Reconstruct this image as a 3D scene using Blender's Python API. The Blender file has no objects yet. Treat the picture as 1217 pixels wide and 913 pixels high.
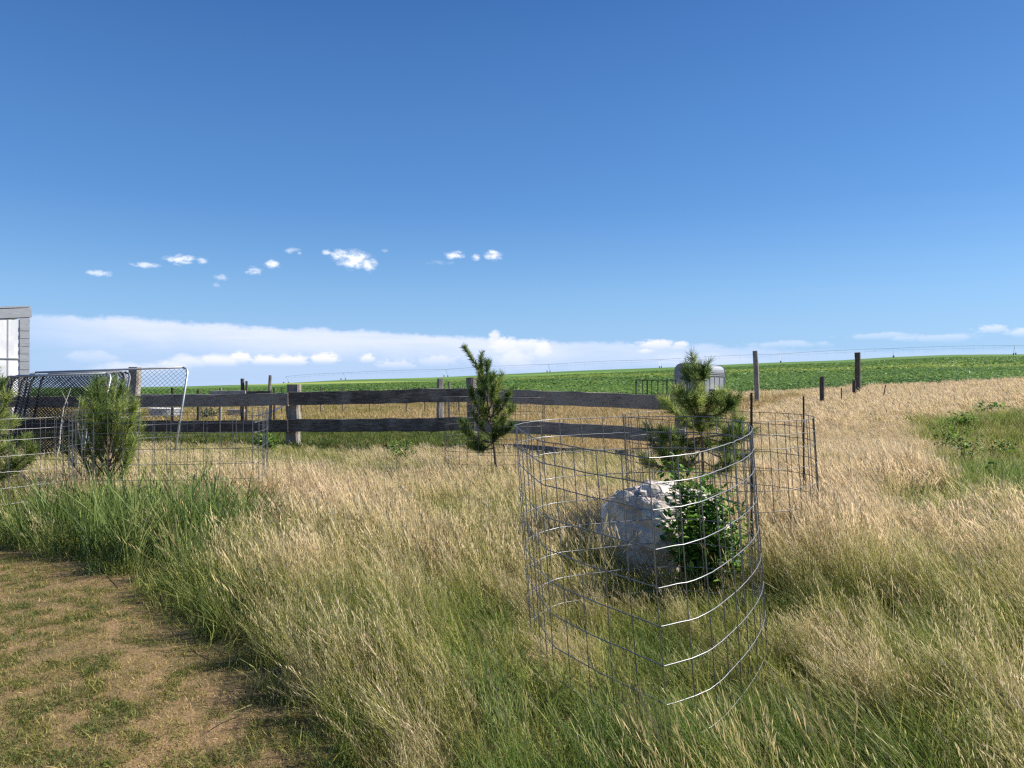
import bpy, bmesh, math, random
import numpy as np
from mathutils import Vector, Matrix, noise as mnoise

random.seed(7); RNG = np.random.default_rng(11)
scn = bpy.context.scene
COL = scn.collection
R = math.radians

# ------------------------------------------------------------------ camera
CAMZ = 1.65
F = 914.0; CX = 608.5; CY = 462.0      # focal length (px), principal column, horizon row of the 1217 x 913 photo
cd = bpy.data.cameras.new('camera'); cam = bpy.data.objects.new('camera', cd); COL.objects.link(cam)
cd.sensor_width = 36; cd.lens = 36 * F / 1217
cd.clip_start = .05; cd.clip_end = 9000
cam.location = (0, 0, CAMZ); cam.rotation_euler = (R(90) + math.atan((CY - 456.5) / F), 0, 0)
scn.camera = cam

# ------------------------------------------------------------------ sun and view
SUN_AZ = R(79); SUN_EL = R(40)          # azimuth measured from the view direction (+Y) towards +X
sd = bpy.data.lights.new('sun', 'SUN'); so = bpy.data.objects.new('sun', sd); COL.objects.link(so)
sd.energy = 4.8; sd.angle = R(.53); sd.color = (1, .95, .87)
sv = Vector((math.sin(SUN_AZ) * math.cos(SUN_EL), math.cos(SUN_AZ) * math.cos(SUN_EL), math.sin(SUN_EL)))
so.rotation_euler = sv.to_track_quat('Z', 'Y').to_euler(); so.location = (20, 0, 30)
scn.view_settings.view_transform = 'Standard'; scn.view_settings.look = 'None'
scn.view_settings.exposure = .9; scn.view_settings.gamma = 1
scn.view_settings.use_curve_mapping = False
scn.cycles.use_denoising = False; scn.cycles.max_bounces = 6; scn.cycles.diffuse_bounces = 3; scn.cycles.transmission_bounces = 3
scn.cycles.pixel_filter_type = 'BLACKMAN_HARRIS'; scn.cycles.filter_width = 1.35; scn.cycles.sample_clamp_indirect = 4

# ------------------------------------------------------------------ node helpers
class NT:
    def __init__(s, t): s.t = t; s.n = t.nodes; s.l = t.links
    def new(s, typ, **k):
        n = s.n.new(typ)
        for a, v in k.items(): setattr(n, a, v)
        return n
    def put(s, sock, v):
        if isinstance(v, bpy.types.NodeSocket): s.l.new(v, sock)
        elif v is not None: sock.default_value = v
    def m(s, op, a, b=None, c=None, clamp=False):
        n = s.new('ShaderNodeMath', operation=op, use_clamp=clamp)
        s.put(n.inputs[0], a); s.put(n.inputs[1], b); s.put(n.inputs[2], c)
        return n.outputs[0]
    def mix(s, f, a, b, typ='RGBA', blend='MIX'):
        n = s.new('ShaderNodeMix', data_type=typ)
        if typ == 'RGBA':
            n.blend_type = blend; i = (0, 6, 7); o = 2
        else: i = (0, 2, 3); o = 0
        s.put(n.inputs[i[0]], f); s.put(n.inputs[i[1]], a); s.put(n.inputs[i[2]], b)
        return n.outputs[o]
    def ramp(s, f, stops, interp='LINEAR'):
        n = s.new('ShaderNodeValToRGB'); cr = n.color_ramp; cr.interpolation = interp
        while len(cr.elements) < len(stops): cr.elements.new(.5)
        for e, (p, c) in zip(cr.elements, stops):
            e.position = p; e.color = (c, c, c, 1) if isinstance(c, (int, float)) else tuple(c) + (1,)
        s.put(n.inputs[0], f); return n.outputs[0]
    def smooth(s, v, a, b, oa=0., ob=1.):
        n = s.new('ShaderNodeMapRange', interpolation_type='SMOOTHSTEP')
        for i, x in enumerate((v, a, b, oa, ob)): s.put(n.inputs[i], x)
        return n.outputs[0]
    def noise(s, vec, scale, detail=4, rough=.55, dist=0., out=0, dim='3D'):
        n = s.new('ShaderNodeTexNoise', noise_dimensions=dim)
        s.put(n.inputs['Vector'], vec); s.put(n.inputs['Scale'], scale)
        n.inputs['Detail'].default_value = detail; n.inputs['Roughness'].default_value = rough
        n.inputs['Distortion'].default_value = dist
        return n.outputs[out]

def c4(c): return tuple(c) + (1,)
MATS = {}
def mat(name, fn):
    if name in MATS: return MATS[name]
    m = bpy.data.materials.new(name); m.use_nodes = True
    t = NT(m.node_tree); m.node_tree.nodes.clear()
    out = t.new('ShaderNodeOutputMaterial')
    fn(t, out); MATS[name] = m
    return m
def principled(t, out, color, rough=.6, metal=0., bump=None, bstr=.3, bdist=.01, spec=.4):
    p = t.new('ShaderNodeBsdfPrincipled')
    t.put(p.inputs['Base Color'], c4(color) if isinstance(color, (tuple, list)) and len(color) == 3 else color)
    t.put(p.inputs['Roughness'], rough); t.put(p.inputs['Metallic'], metal)
    p.inputs['Specular IOR Level'].default_value = spec
    if bump is not None:
        b = t.new('ShaderNodeBump'); b.inputs['Strength'].default_value = bstr; b.inputs['Distance'].default_value = bdist
        t.put(b.inputs['Height'], bump); t.l.new(b.outputs[0], p.inputs['Normal'])
    t.l.new(p.outputs[0], out.inputs[0]); return p

# ------------------------------------------------------------------ world: daylight sky with a far storm anvil and fair-weather puffs
world = bpy.data.worlds.new('World'); scn.world = world; world.use_nodes = True
w = NT(world.node_tree); world.node_tree.nodes.clear()
wo = w.new('ShaderNodeOutputWorld'); bg = w.new('ShaderNodeBackground'); bg.inputs[1].default_value = .074
w.l.new(bg.outputs[0], wo.inputs[0])
sky = w.new('ShaderNodeTexSky', sky_type='NISHITA'); sky.sun_disc = False
sky.sun_elevation = SUN_EL; sky.sun_rotation = SUN_AZ
sky.altitude = 900; sky.air_density = 1.0; sky.dust_density = .35; sky.ozone_density = 2.6
tc = w.new('ShaderNodeTexCoord'); sp = w.new('ShaderNodeSeparateXYZ'); w.l.new(tc.outputs['Generated'], sp.inputs[0])
X, Y, Z = sp.outputs
AZ = w.m('ARCTAN2', X, Y)
EL = w.m('DIVIDE', Z, w.m('MAXIMUM', w.m('SQRT', w.m('ADD', w.m('MULTIPLY', X, X), w.m('MULTIPLY', Y, Y))), .001))
cv = w.new('ShaderNodeCombineXYZ'); w.put(cv.inputs[0], AZ); w.put(cv.inputs[1], w.m('MULTIPLY', EL, 1.7))
CV = cv.outputs[0]
nf = w.noise(CV, 95, 5, .62); nm = w.noise(CV, 34, 5, .6); nl = w.noise(CV, 9, 4, .55)
def azel(px, py):
    a = math.atan((px - CX) / F); return a, (CY - py) / F * math.cos(a)
def ell(px, py, rx, ry, k=1.0, soft=.5, dens=1.0, base=None, nz=None):
    a0, e0 = azel(px, py)
    dx = w.m('DIVIDE', w.m('SUBTRACT', AZ, a0), rx / F * math.cos(a0) ** 2)
    dy = w.m('DIVIDE', w.m('SUBTRACT', EL, e0), ry / F * math.cos(a0))
    d = w.m('SQRT', w.m('ADD', w.m('MULTIPLY', dx, dx), w.m('MULTIPLY', dy, dy)))
    v = w.m('ADD', w.m('SUBTRACT', 1, d), w.m('MULTIPLY', w.m('SUBTRACT', nz or nf, .5), k * 2.4))
    o = w.smooth(v, 0.05, soft, 0, dens)
    if base:                                   # flat, dissolving underside
        o = w.m('MULTIPLY', o, w.smooth(dy, -base, base * .6))
    return o
puffs = None
for (px, py, rx, ry, k, dens) in [
    (422, 309, 24, 13, .42, 1.0), (404, 303, 14, 7, .5, .9), (438, 315, 12, 8, .5, .9), (388, 300, 7, 4, .6, .6),
    (213, 308, 20, 7, .5, .95), (240, 310, 9, 4, .6, .5), (172, 315, 18, 4, .6, .6), (118, 325, 18, 5, .7, .55),
    (323, 314, 11, 6, .5, .95), (301, 322, 12, 5, .7, .6), (262, 330, 9, 5, .7, .55), (258, 339, 7, 3, .8, .35),
    (346, 297, 10, 4, .6, .5), (356, 301, 4, 2.5, .7, .4), (540, 303, 14, 5.5, .5, .85), (586, 303, 12, 7, .45, 1.0),
    (566, 306, 7, 4.5, .5, .7), (457, 298, 5, 2.5, .8, .2), (520, 312, 20, 3, .9, .12)]:
    e = ell(px, py, rx * 1.12, ry * 1.12, k * 1.25, .95, dens)
    puffs = e if puffs is None else w.m('MAXIMUM', puffs, e)
# anvil bank: top outline as a function of azimuth
tops = [(-300, 362), (40, 371), (150, 375), (300, 385), (430, 391), (560, 398), (650, 403), (760, 404), (850, 408), (1000, 414), (1217, 412), (1500, 418)]
a_lo, a_hi = azel(-300, 0)[0], azel(1500, 0)[0]
an = w.m('DIVIDE', w.m('SUBTRACT', AZ, a_lo), a_hi - a_lo, clamp=True)
stops = [((azel(p, q)[0] - a_lo) / (a_hi - a_lo), azel(p, q)[1] * 5) for p, q in tops]
TOP = w.m('DIVIDE', w.ramp(an, stops), 5)
below = w.m('SUBTRACT', w.m('ADD', TOP, w.m('MULTIPLY', w.m('SUBTRACT', nm, .5), .013)), EL)
below2 = w.m('ADD', below, w.m('MULTIPLY', w.m('SUBTRACT', nf, .5), .007))
edge = w.smooth(below2, 0, .0075)
depth = w.smooth(w.m('ADD', below, w.m('MULTIPLY', w.m('SUBTRACT', nl, .5), .03)), .012, .05, 1, .30)
strength_az = w.ramp(an, [(0, .25), (stops[1][0] * .95, .4), (stops[1][0] + .05, .78), (stops[3][0], .85), (stops[6][0], .80), (stops[6][0] + .02, .62), (stops[8][0], .42), (stops[9][0], .22), (1, .25)])
streak = w.new('ShaderNodeCombineXYZ'); w.put(streak.inputs[0], w.m('MULTIPLY', AZ, 1.0)); w.put(streak.inputs[1], w.m('MULTIPLY', EL, 9))
st = w.noise(streak.outputs[0], 7, 5, .6)
bank = w.m('MULTIPLY', w.m('MULTIPLY', edge, depth), w.m('MULTIPLY', strength_az, w.smooth(st, .2, .6, .75, 1.05)))
# cumulus heads below and in front of the anvil
heads = None
for (px, py, rx, ry, k, dens, base) in [
    (150, 440, 60, 12, .5, .45, .9), (205, 436, 26, 10, .7, .6, .8), (470, 434, 30, 8, .8, .45, .9), (520, 430, 34, 10, .8, .4, .9), (110, 425, 40, 10, .9, .3, 1.2), (225, 432, 40, 12, .55, .6, .7), (262, 431, 40, 12, .55, .75, .6), (285, 427, 18, 12, .5, .95, .7),
    (318, 430, 30, 10, .6, .85, .6), (345, 430, 34, 11, .6, .85, .6), (385, 428, 24, 12, .55, .95, .6), (436, 427, 13, 8, .5, .8, .8),
    (588, 402, 9, 13, .5, .9, 2.), (600, 412, 24, 16, .6, .75, .9), (628, 410, 28, 10, .6, .7, .9), (645, 416, 14, 15, .55, .8, 1.1),
    (612, 428, 26, 18, .7, .45, 1.2), (782, 410, 32, 9, .6, .85, .8), (808, 411, 15, 7, .6, .8, .9), (767, 418, 12, 5, .6, .6, .8),
    (840, 430, 90, 14, .5, .28, 2.), (1180, 392, 30, 7, .8, .5, 1.), (1215, 396, 26, 7, .8, .5, 1.), (1110, 402, 60, 8, .9, .35, 1.),
    (1050, 400, 70, 6, .9, .3, 1.), (940, 410, 60, 6, 1., .3, 1.)]:
    e = ell(px, py, rx, ry, k, .6, dens, base=base, nz=nf if rx < 40 else nm)
    heads = e if heads is None else w.m('MAXIMUM', heads, e)
hz = w.smooth(EL, -.01, .17, .74, 0)                       # pale air near the horizon
sat = w.new('ShaderNodeHueSaturation'); sat.inputs['Saturation'].default_value = 1.27; sat.inputs['Hue'].default_value = .504
w.l.new(sky.outputs[0], sat.inputs['Color'])
grad = w.ramp(w.m('MULTIPLY', EL, 1.6, clamp=True), [(0, (2.5, 4.2, 6.5)), (.19, (1.65, 3.4, 6.1)), (.37, (.85, 2.3, 5.3)), (.85, (.33, 1.05, 3.3)), (1, (.25, .85, 2.9))])
skyc = w.mix(.5, w.mix(hz, sat.outputs[0], (2.2, 3.9, 7.1, 1)), grad)
c1 = w.mix(bank, skyc, (6.3, 6.7, 8.5, 1))
c2 = w.mix(heads, c1, (7.8, 7.7, 8.6, 1))
c3 = w.mix(puffs, c2, w.mix(w.smooth(nf, .35, .6), (5.6, 6.3, 7.9, 1), (8.6, 8.7, 9.0, 1)))
w.l.new(c3, bg.inputs[0])

# ------------------------------------------------------------------ terrain height
def sstep(v): v = np.clip(v, 0, 1); return v * v * (3 - 2 * v)
U_T = np.array([-.9, -.3, 0, .28, .66, 1.0])
YE_T = np.array([110, 100, 62, 40, 40, 42.])
ZE_T = np.array([.6, .56, .80, 1.21, 1.88, 2.3])
def U(px): return (px - CX) / F
SKU = np.array([U(p) for p in (-200, 100, 200, 331, 410, 520, 585, 690, 800, 903, 1019, 1055, 1134, 1217, 1500)])
SKZ = np.array([(CY - q) for q in (461, 460.5, 460, 456, 451.5, 448.6, 445.5, 440.5, 436.5, 431.5, 427.5, 424.5, 421.5, 421, 420)]) / F * 400 + CAMZ
_tab = np.random.RandomState(5).rand(256, 256)
def vnoise(x, y, s, ox=0., oy=0.):
    x = np.asarray(x, float) / s + 1000.3 + ox; y = np.asarray(y, float) / s + 1000.7 + oy
    xi = np.floor(x).astype(int); yi = np.floor(y).astype(int); fx = sstep(x - xi); fy = sstep(y - yi)
    g = lambda a, b: _tab[a % 256, b % 256]
    return (g(xi, yi) * (1 - fx) + g(xi + 1, yi) * fx) * (1 - fy) + (g(xi, yi + 1) * (1 - fx) + g(xi + 1, yi + 1) * fx) * fy
def fnoise(x, y, s, o=0.):
    return (vnoise(x, y, s, o) + .5 * vnoise(x, y, s / 2, o + 17) + .25 * vnoise(x, y, s / 4, o + 31)) / 1.75
def crop_edge(u): return np.interp(u, U_T, YE_T)
def zt(x, y):
    x = np.asarray(x, float); y = np.asarray(y, float)
    u = np.clip(x / np.maximum(y, 3.), -1, 1)
    ye = crop_edge(u); ze = np.interp(u, U_T, ZE_T); zs = np.interp(u, SKU, SKZ)
    near = np.interp(y, [-5, 0, 6, 15], [0, 0, .26, .50]) + np.clip(u - .25, 0, 1) * np.clip(y / 15, 0, 1) * 1.15
    z15 = .50 + np.clip(u - .25, 0, 1) * 1.15
    mid = z15 + (ze - z15) * np.clip((y - 15) / (ye - 15), 0, 1) ** 1.5
    far = ze + (zs - ze) * np.clip((y - ye) / (400 - ye), 0, 1)
    z = np.where(y < 15, near, np.where(y < ye, mid, far))
    dip = np.exp(-(((x - 8.2) / 2.4) ** 2 + ((y - 11.0) / 3.6) ** 2)) * -.38
    bumps = (fnoise(x, y, 1.3) - .5) * .07 * np.clip((y - 1) / 4, 0, 1) * np.clip((60 - y) / 40, 0, 1)
    return z + dip + bumps
def ztf(x, y): return float(zt(x, y))
def at(px, py, d):                     # point at depth d seen at photo pixel (px, py)
    return Vector(((px - CX) / F * d, d, CAMZ - (py - CY) / F * d))
def gx(px, d): x = (px - CX) / F * d; return x

# ------------------------------------------------------------------ object helpers
def link(name, me, parent=None, m=None):
    o = bpy.data.objects.new(name, me); COL.objects.link(o)
    if parent is not None: o.parent = parent
    if m is not None and me is not None: me.materials.append(m)
    return o
def tag(o, label=None, cat=None, group=None, kind=None):
    if label: o['label'] = label
    if cat: o['category'] = cat
    if group: o['group'] = group
    if kind: o['kind'] = kind
    return o
def thing(name, loc, label, cat, group=None, rz=0.):
    o = bpy.data.objects.new(name, None); o.empty_display_size = .2; COL.objects.link(o)
    o.location = loc; o.rotation_euler = (0, 0, rz)
    return tag(o, label, cat, group)
class MB:
    def __init__(s): s.v = []; s.f = []
    def tube(s, pts, r, n=6, cap=True, r2=None):
        pts = [Vector(p) for p in pts]; b0 = len(s.v); k = len(pts)
        ref = None
        for i, p in enumerate(pts):
            t = (pts[min(i + 1, k - 1)] - pts[max(i - 1, 0)]).normalized()
            if ref is None: ref = Vector((0, 0, 1)) if abs(t.z) < .9 else Vector((1, 0, 0))
            a = t.cross(ref).normalized(); ref = a.cross(t).normalized()
            rr = r[i] if isinstance(r, (list, tuple)) else (r if r2 is None else r + (r2 - r) * i / (k - 1))
            for j in range(n):
                q = 2 * math.pi * j / n
                s.v.append(p + (a * math.cos(q) + ref * math.sin(q)) * rr)
        for i in range(k - 1):
            for j in range(n):
                j2 = (j + 1) % n
                s.f.append((b0 + i * n + j, b0 + i * n + j2, b0 + (i + 1) * n + j2, b0 + (i + 1) * n + j))
        if cap:
            s.f.append(tuple(b0 + j for j in range(n))[::-1]); s.f.append(tuple(b0 + (k - 1) * n + j for j in range(n)))
        return s
    def box(s, c, sx, sy, sz, M=None):
        b = len(s.v); c = Vector(c)
        for dx in (-.5, .5):
            for dy in (-.5, .5):
                for dz in (-.5, .5):
                    q = Vector((dx * sx, dy * sy, dz * sz))
                    s.v.append(c + (M @ q if M else q))
        for f in ((0, 1, 3, 2), (4, 6, 7, 5), (0, 4, 5, 1), (2, 3, 7, 6), (0, 2, 6, 4), (1, 5, 7, 3)): s.f.append(tuple(b + i for i in f))
        return s
    def board(s, p0, p1, h, t, seg=8, jit=.004, up=Vector((0, 0, 1))):     # long plank with worn, slightly wavy edges
        p0 = Vector(p0); p1 = Vector(p1); d = (p1 - p0).normalized(); n = d.cross(up).normalized(); u = n.cross(d).normalized()
        b = len(s.v); ch = min(h, t) * .14
        prof = [(-h / 2 + ch, -t / 2), (h / 2 - ch, -t / 2), (h / 2, -t / 2 + ch), (h / 2, t / 2 - ch), (h / 2 - ch, t / 2), (-h / 2 + ch, t / 2), (-h / 2, t / 2 - ch), (-h / 2, -t / 2 + ch)]
        for i in range(seg + 1):
            q = p0.lerp(p1, i / seg) + u * random.uniform(-jit, jit) * 2 + n * random.uniform(-jit, jit)
            for a, c in prof: s.v.append(q + u * (a + random.uniform(-jit, jit)) + n * c)
        for i in range(seg):
            for j in range(8):
                k = (j + 1) % 8; s.f.append((b + i * 8 + j, b + i * 8 + k, b + i * 8 + 8 + k, b + i * 8 + 8 + j))
        s.f.append(tuple(b + j for j in range(8))[::-1]); s.f.append(tuple(b + seg * 8 + j for j in range(8)))
        return s
    def mesh(s, name, smooth=False):
        me = bpy.data.meshes.new(name); me.from_pydata([tuple(v) for v in s.v], [], s.f); me.update()
        if smooth: me.polygons.foreach_set('use_smooth', [True] * len(me.polygons))
        return me
    def build(s, name, m, parent=None, smooth=False):
        o = link(name, s.mesh(name, smooth), parent, m)
        return o
def rel(parent, pts): return [Vector(p) - parent.location for p in pts]

# ------------------------------------------------------------------ materials
def oc(t): return t.new('ShaderNodeTexCoord').outputs['Object']
def geo(t): return t.new('ShaderNodeNewGeometry').outputs['Position']
def scalevec(t, v, s):
    n = t.new('ShaderNodeMapping'); t.put(n.inputs[0], v); n.inputs['Scale'].default_value = s; return n.outputs[0]
def wood(dark, light, name, grain=(1.2, 1.2, 14)):
    def fn(t, out):
        p = geo(t); a = t.noise(scalevec(t, p, grain), 5, 6, .65); b = t.noise(p, 3.1, 4, .6)
        oi = t.new('ShaderNodeObjectInfo').outputs['Random']
        f = t.m('ADD', t.m('MULTIPLY', a, .75), t.m('MULTIPLY', b, .45))
        f = t.m('ADD', f, t.m('MULTIPLY', t.m('SUBTRACT', oi, .5), .2))
        c = t.mix(t.smooth(f, .42, .8), c4(dark), c4(light))
        principled(t, out, c, .85, 0, a, .6, .01, .2)
    return mat(name, fn)
M_rail = wood((.075, .063, .053), (.32, .275, .235), 'tarred_wood', (1.0, 1.0, 16))
M_post = wood((.12, .105, .09), (.34, .31, .27), 'grey_post_wood', (16, 16, 1.5))
M_board = wood((.2, .18, .155), (.48, .45, .4), 'pale_board_wood', (1.5, 1.5, 16))
M_dpost = wood((.035, .03, .027), (.12, .105, .09), 'dark_post_wood', (16, 16, 1.5))
def metal(name, col, rough, met, var=.25):
    def fn(t, out):
        n = t.noise(geo(t), 9, 5, .6)
        c = t.mix(n, c4([x * (1 - var) for x in col]), c4([min(1, x * (1 + var)) for x in col]))
        principled(t, out, c, t.m('ADD', rough, t.m('MULTIPLY', n, .15)), met, n, .1, .002, .5)
    return mat(name, fn)
M_wire = metal('galvanised_wire', (.21, .21, .215), .36, .85)
M_wire2 = metal('weathered_wire', (.10, .095, .09), .35, .6)
M_pipe = metal('galvanised_pipe', (.42, .43, .44), .38, .6)
M_mesh = metal('chain_link_wire', (.035, .037, .042), .6, .15)
M_dull = metal('dull_weathered_pipe', (.13, .13, .135), .5, .4)
M_black = metal('dark_painted_steel', (.03, .03, .032), .5, .2)
M_tpost = metal('t_post_steel', (.045, .035, .033), .6, .2)
M_alu = metal('trailer_aluminium', (.25, .26, .285), .4, .4, .15)
M_white = metal('white_paint', (.72, .72, .70), .6, 0, .06)
M_tyre = metal('tyre_rubber', (.02, .02, .02), .85, 0)
def bark(t, out):
    a = t.noise(scalevec(t, geo(t), (30, 30, 12)), 3, 5, .7)
    principled(t, out, t.mix(a, c4((.06, .045, .035)), c4((.22, .165, .12))), .9, 0, a, .8, .006, .2)
M_bark = mat('pine_bark', bark)
def panel_fn(t, out):
    p = geo(t); n = t.noise(scalevec(t, p, (1, 1, .5)), 1.6, 5, .6); n2 = t.noise(scalevec(t, p, (8, 8, .7)), 2, 4, .6)
    c = t.mix(t.smooth(n, .45, .7), c4((.82, .81, .79)), c4((.58, .60, .63)))
    c = t.mix(t.smooth(n2, .6, .85, 0, .3), c, c4((.6, .42, .33)))
    principled(t, out, c, .6, .0, n2, .1, .01)
M_panel = mat('whitewashed_sheet', panel_fn)
def corr_fn(t, out):
    n = t.noise(scalevec(t, geo(t), (2, 2, 9)), 2, 4, .6)
    principled(t, out, t.mix(n, c4((.22, .235, .25)), c4((.42, .44, .46))), .5, .3, n, .2, .01)
M_corr = mat('grey_flashing_metal', corr_fn)
def rock_fn(t, out):
    p = oc(t); a = t.noise(p, 3.2, 8, .68); b = t.noise(p, 14, 6, .7); v = t.noise(p, 1.4, 3, .5)
    c = t.mix(t.smooth(a, .34, .66), c4((.33, .27, .22)), c4((.84, .76, .66)))
    c = t.mix(t.smooth(v, .5, .68, 0, .55), c, c4((.45, .34, .25)))
    c = t.mix(t.smooth(b, .54, .70, 0, .8), c, c4((.13, .125, .12)))
    principled(t, out, c, .9, 0, t.m('ADD', a, t.m('MULTIPLY', b, .5)), .9, .03, .2)
M_rock = mat('pale_granite', rock_fn)

def leaf(name, ca, cb, cc=None, trans=.35, rough=.55, use_tint=True, spec=.25, bvk=.5, headc=None):
    """grass blade / leaf: ca (green) to cb (dry) by the tint carried on each clump, per-blade variation from the mesh"""
    def fn(t, out):
        bv = t.new('ShaderNodeAttribute', attribute_type='GEOMETRY', attribute_name='bv').outputs['Fac']
        rnd = t.new('ShaderNodeObjectInfo').outputs['Random']
        if use_tint:
            ti = t.new('ShaderNodeAttribute', attribute_type='INSTANCER', attribute_name='tint').outputs['Fac']
        else: ti = .5
        f = t.m('ADD', ti, t.m('MULTIPLY', t.m('SUBTRACT', bv, .5), bvk))
        f = t.m('ADD', f, t.m('MULTIPLY', t.m('SUBTRACT', rnd, .5), .25), clamp=True)
        mid = cc or tuple((x + y) / 2 for x, y in zip(ca, cb))
        c = t.ramp(f, [(0, ca), (.5, mid), (1, cb)])
        c = t.mix(t.smooth(rnd, .90, .93, 0, .62 if headc else 0), c, c4((.20, .13, .085)))
        if headc:
            hd = t.new('ShaderNodeAttribute', attribute_type='GEOMETRY', attribute_name='hd').outputs['Fac']
            c = t.mix(t.m('MULTIPLY', t.m('MULTIPLY', hd, .9), t.m('MULTIPLY_ADD', f, .8, .2)), c, c4(headc))
        val = t.m('MULTIPLY_ADD', bv, .75, .65)
        hs = t.new('ShaderNodeHueSaturation'); t.put(hs.inputs['Value'], val); t.put(hs.inputs['Color'], c); c = hs.outputs[0]
        p = t.new('ShaderNodeBsdfPrincipled'); t.put(p.inputs['Base Color'], c); p.inputs['Roughness'].default_value = rough
        p.inputs['Specular IOR Level'].default_value = spec
        tr = t.new('ShaderNodeBsdfTranslucent'); t.put(tr.inputs[0], c)
        ms = t.new('ShaderNodeMixShader'); ms.inputs[0].default_value = trans
        t.l.new(p.outputs[0], ms.inputs[1]); t.l.new(tr.outputs[0], ms.inputs[2]); t.l.new(ms.outputs[0], out.inputs[0])
    return mat(name, fn)
M_fine = leaf('fine_wild_grass', (.115, .185, .035), (.62, .505, .30), (.36, .355, .09), headc=(.66, .52, .34), trans=.42)
M_broad = leaf('broad_green_grass', (.085, .14, .035), (.36, .36, .14), (.18, .245, .06), spec=.35, rough=.5, trans=.48)
M_lawn = leaf('lawn_grass', (.07, .12, .02), (.52, .38, .19), (.29, .25, .07))
M_heads = leaf('brome_heads', (.24, .25, .08), (.58, .44, .24), (.46, .38, .16))
M_crop = leaf('crop_leaf', (.08, .16, .038), (.36, .40, .09), (.16, .26, .062), spec=.35, bvk=.35)
M_needle = leaf('pine_needles', (.06, .13, .03), (.34, .38, .11), (.155, .225, .055), trans=.48, use_tint=False, bvk=1.3, spec=.35)
M_shrub = leaf('shrub_leaves', (.05, .13, .02), (.20, .33, .045), (.095, .205, .03), trans=.3, use_tint=False, bvk=1.2, spec=.25, rough=.6)
M_grey = leaf('grey_green_leaves', (.06, .09, .05), (.18, .21, .13), trans=.2, use_tint=False, bvk=1)

# ground: colours of soil, thatch, lawn turf and the far crop
def ground_fn(t, out):
    p = geo(t)
    cl = t.new('ShaderNodeAttribute', attribute_type='GEOMETRY', attribute_name='lawn').outputs['Fac']
    cr = t.new('ShaderNodeAttribute', attribute_type='GEOMETRY', attribute_name='crop').outputs['Fac']
    n1 = t.noise(p, 1.1, 6, .65); n2 = t.noise(p, 9, 6, .7); n3 = t.noise(p, 60, 3, .7)
    rough_ = t.mix(n2, c4((.085, .065, .035)), c4((.22, .165, .09)))
    l = t.mix(t.smooth(t.m('ADD', t.m('MULTIPLY', n1, .8), t.m('MULTIPLY', n2, .3)), .42, .68), c4((.10, .085, .038)), c4((.28, .18, .095)))
    l = t.mix(t.smooth(n3, .5, .8, 0, .6), l, c4((.12, .085, .05)))
    c = t.mix(cl, rough_, l)
    # far crop: rows, broad bands, one yellow flowering strip
    sx = t.new('ShaderNodeSeparateXYZ'); t.put(sx.inputs[0], p)
    band = t.noise(scalevec(t, p, (.0025, .022, .02)), 1, 5, .6)
    leafn = t.noise(scalevec(t, p, (.9, .5, .5)), 1.6, 5, .75)
    g = t.mix(t.smooth(band, .38, .62), c4((.07, .145, .036)), c4((.115, .20, .046)))
    g = t.mix(t.smooth(leafn, .45, .75, 0, .55), g, c4((.13, .21, .065)))
    g = t.mix(t.smooth(leafn, .28, .42, .5, 0), g, c4((.035, .075, .02)))
    ye = t.m('SUBTRACT', sx.outputs[1], t.m('MULTIPLY_ADD', sx.outputs[0], -1.72, 168.))
    wob = t.m('MULTIPLY', t.m('SUBTRACT', t.noise(p, .02, 3, .5), .5), 60)
    s1 = t.smooth(t.m('ABSOLUTE', t.m('ADD', ye, wob)), 16, 26, 1, 0)
    g = t.mix(t.m('MULTIPLY', s1, .85), g, c4((.30, .34, .08)))
    s2 = t.smooth(t.m('ABSOLUTE', t.m('ADD', t.m('SUBTRACT', ye, 120), wob)), 12, 30, .5, 0)
    g = t.mix(s2, g, c4((.22, .33, .06)))
    c = t.mix(cr, c, g)
    principled(t, out, c, .95, 0, t.m('ADD', n2, n3), .6, .02, .1)
M_ground = mat('prairie_ground', ground_fn)

# ------------------------------------------------------------------ lawn edge (tall grass begins to the right of / beyond it)
LE = np.array([(-9.5, 8.3), (-5.6, 6.95), (-4.2, 6.55), (-2.85, 5.75), (-1.95, 4.8), (-1.24, 4.0), (-.76, 3.3), (-.55, 2.9), (-.30, 2.3), (-.05, 1.4), (.1, .3), (.1, -8.)])
def lawn_mask(x, y):                      # >0 on the lawn (metres to the edge, roughly)
    yy = LE[::-1, 1]; xe = np.interp(y, yy, LE[::-1, 0])
    return xe - x + (fnoise(x, y, .5, 3) - .5) * .25
FL = [(-12, 18.1), (-8.45, 16.95), (-.77, 14.5), (2.75, 12.75)]
def fence_y(x): return np.interp(x, [p[0] for p in FL], [p[1] for p in FL])
def short_mask(x, y):                     # mown ground behind the board fence
    u = x / np.maximum(y, 1)
    ub = np.interp(y, [12.5, 16, 33, 40], [.205, .27, .385, .40]) + (fnoise(x, y, 2.) - .5) * .04
    ok = (y > fence_y(x) + np.where(x < 1, -1.3, .15) + (fnoise(x, y, .9, 14) - .5) * .8) & (u < ub) & (y > 12.7)
    return ok & ~((y > 36.5 + (fnoise(x, y, 2., 9) - .5) * 2) & (u > .26) & (y < crop_edge(u)))

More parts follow.
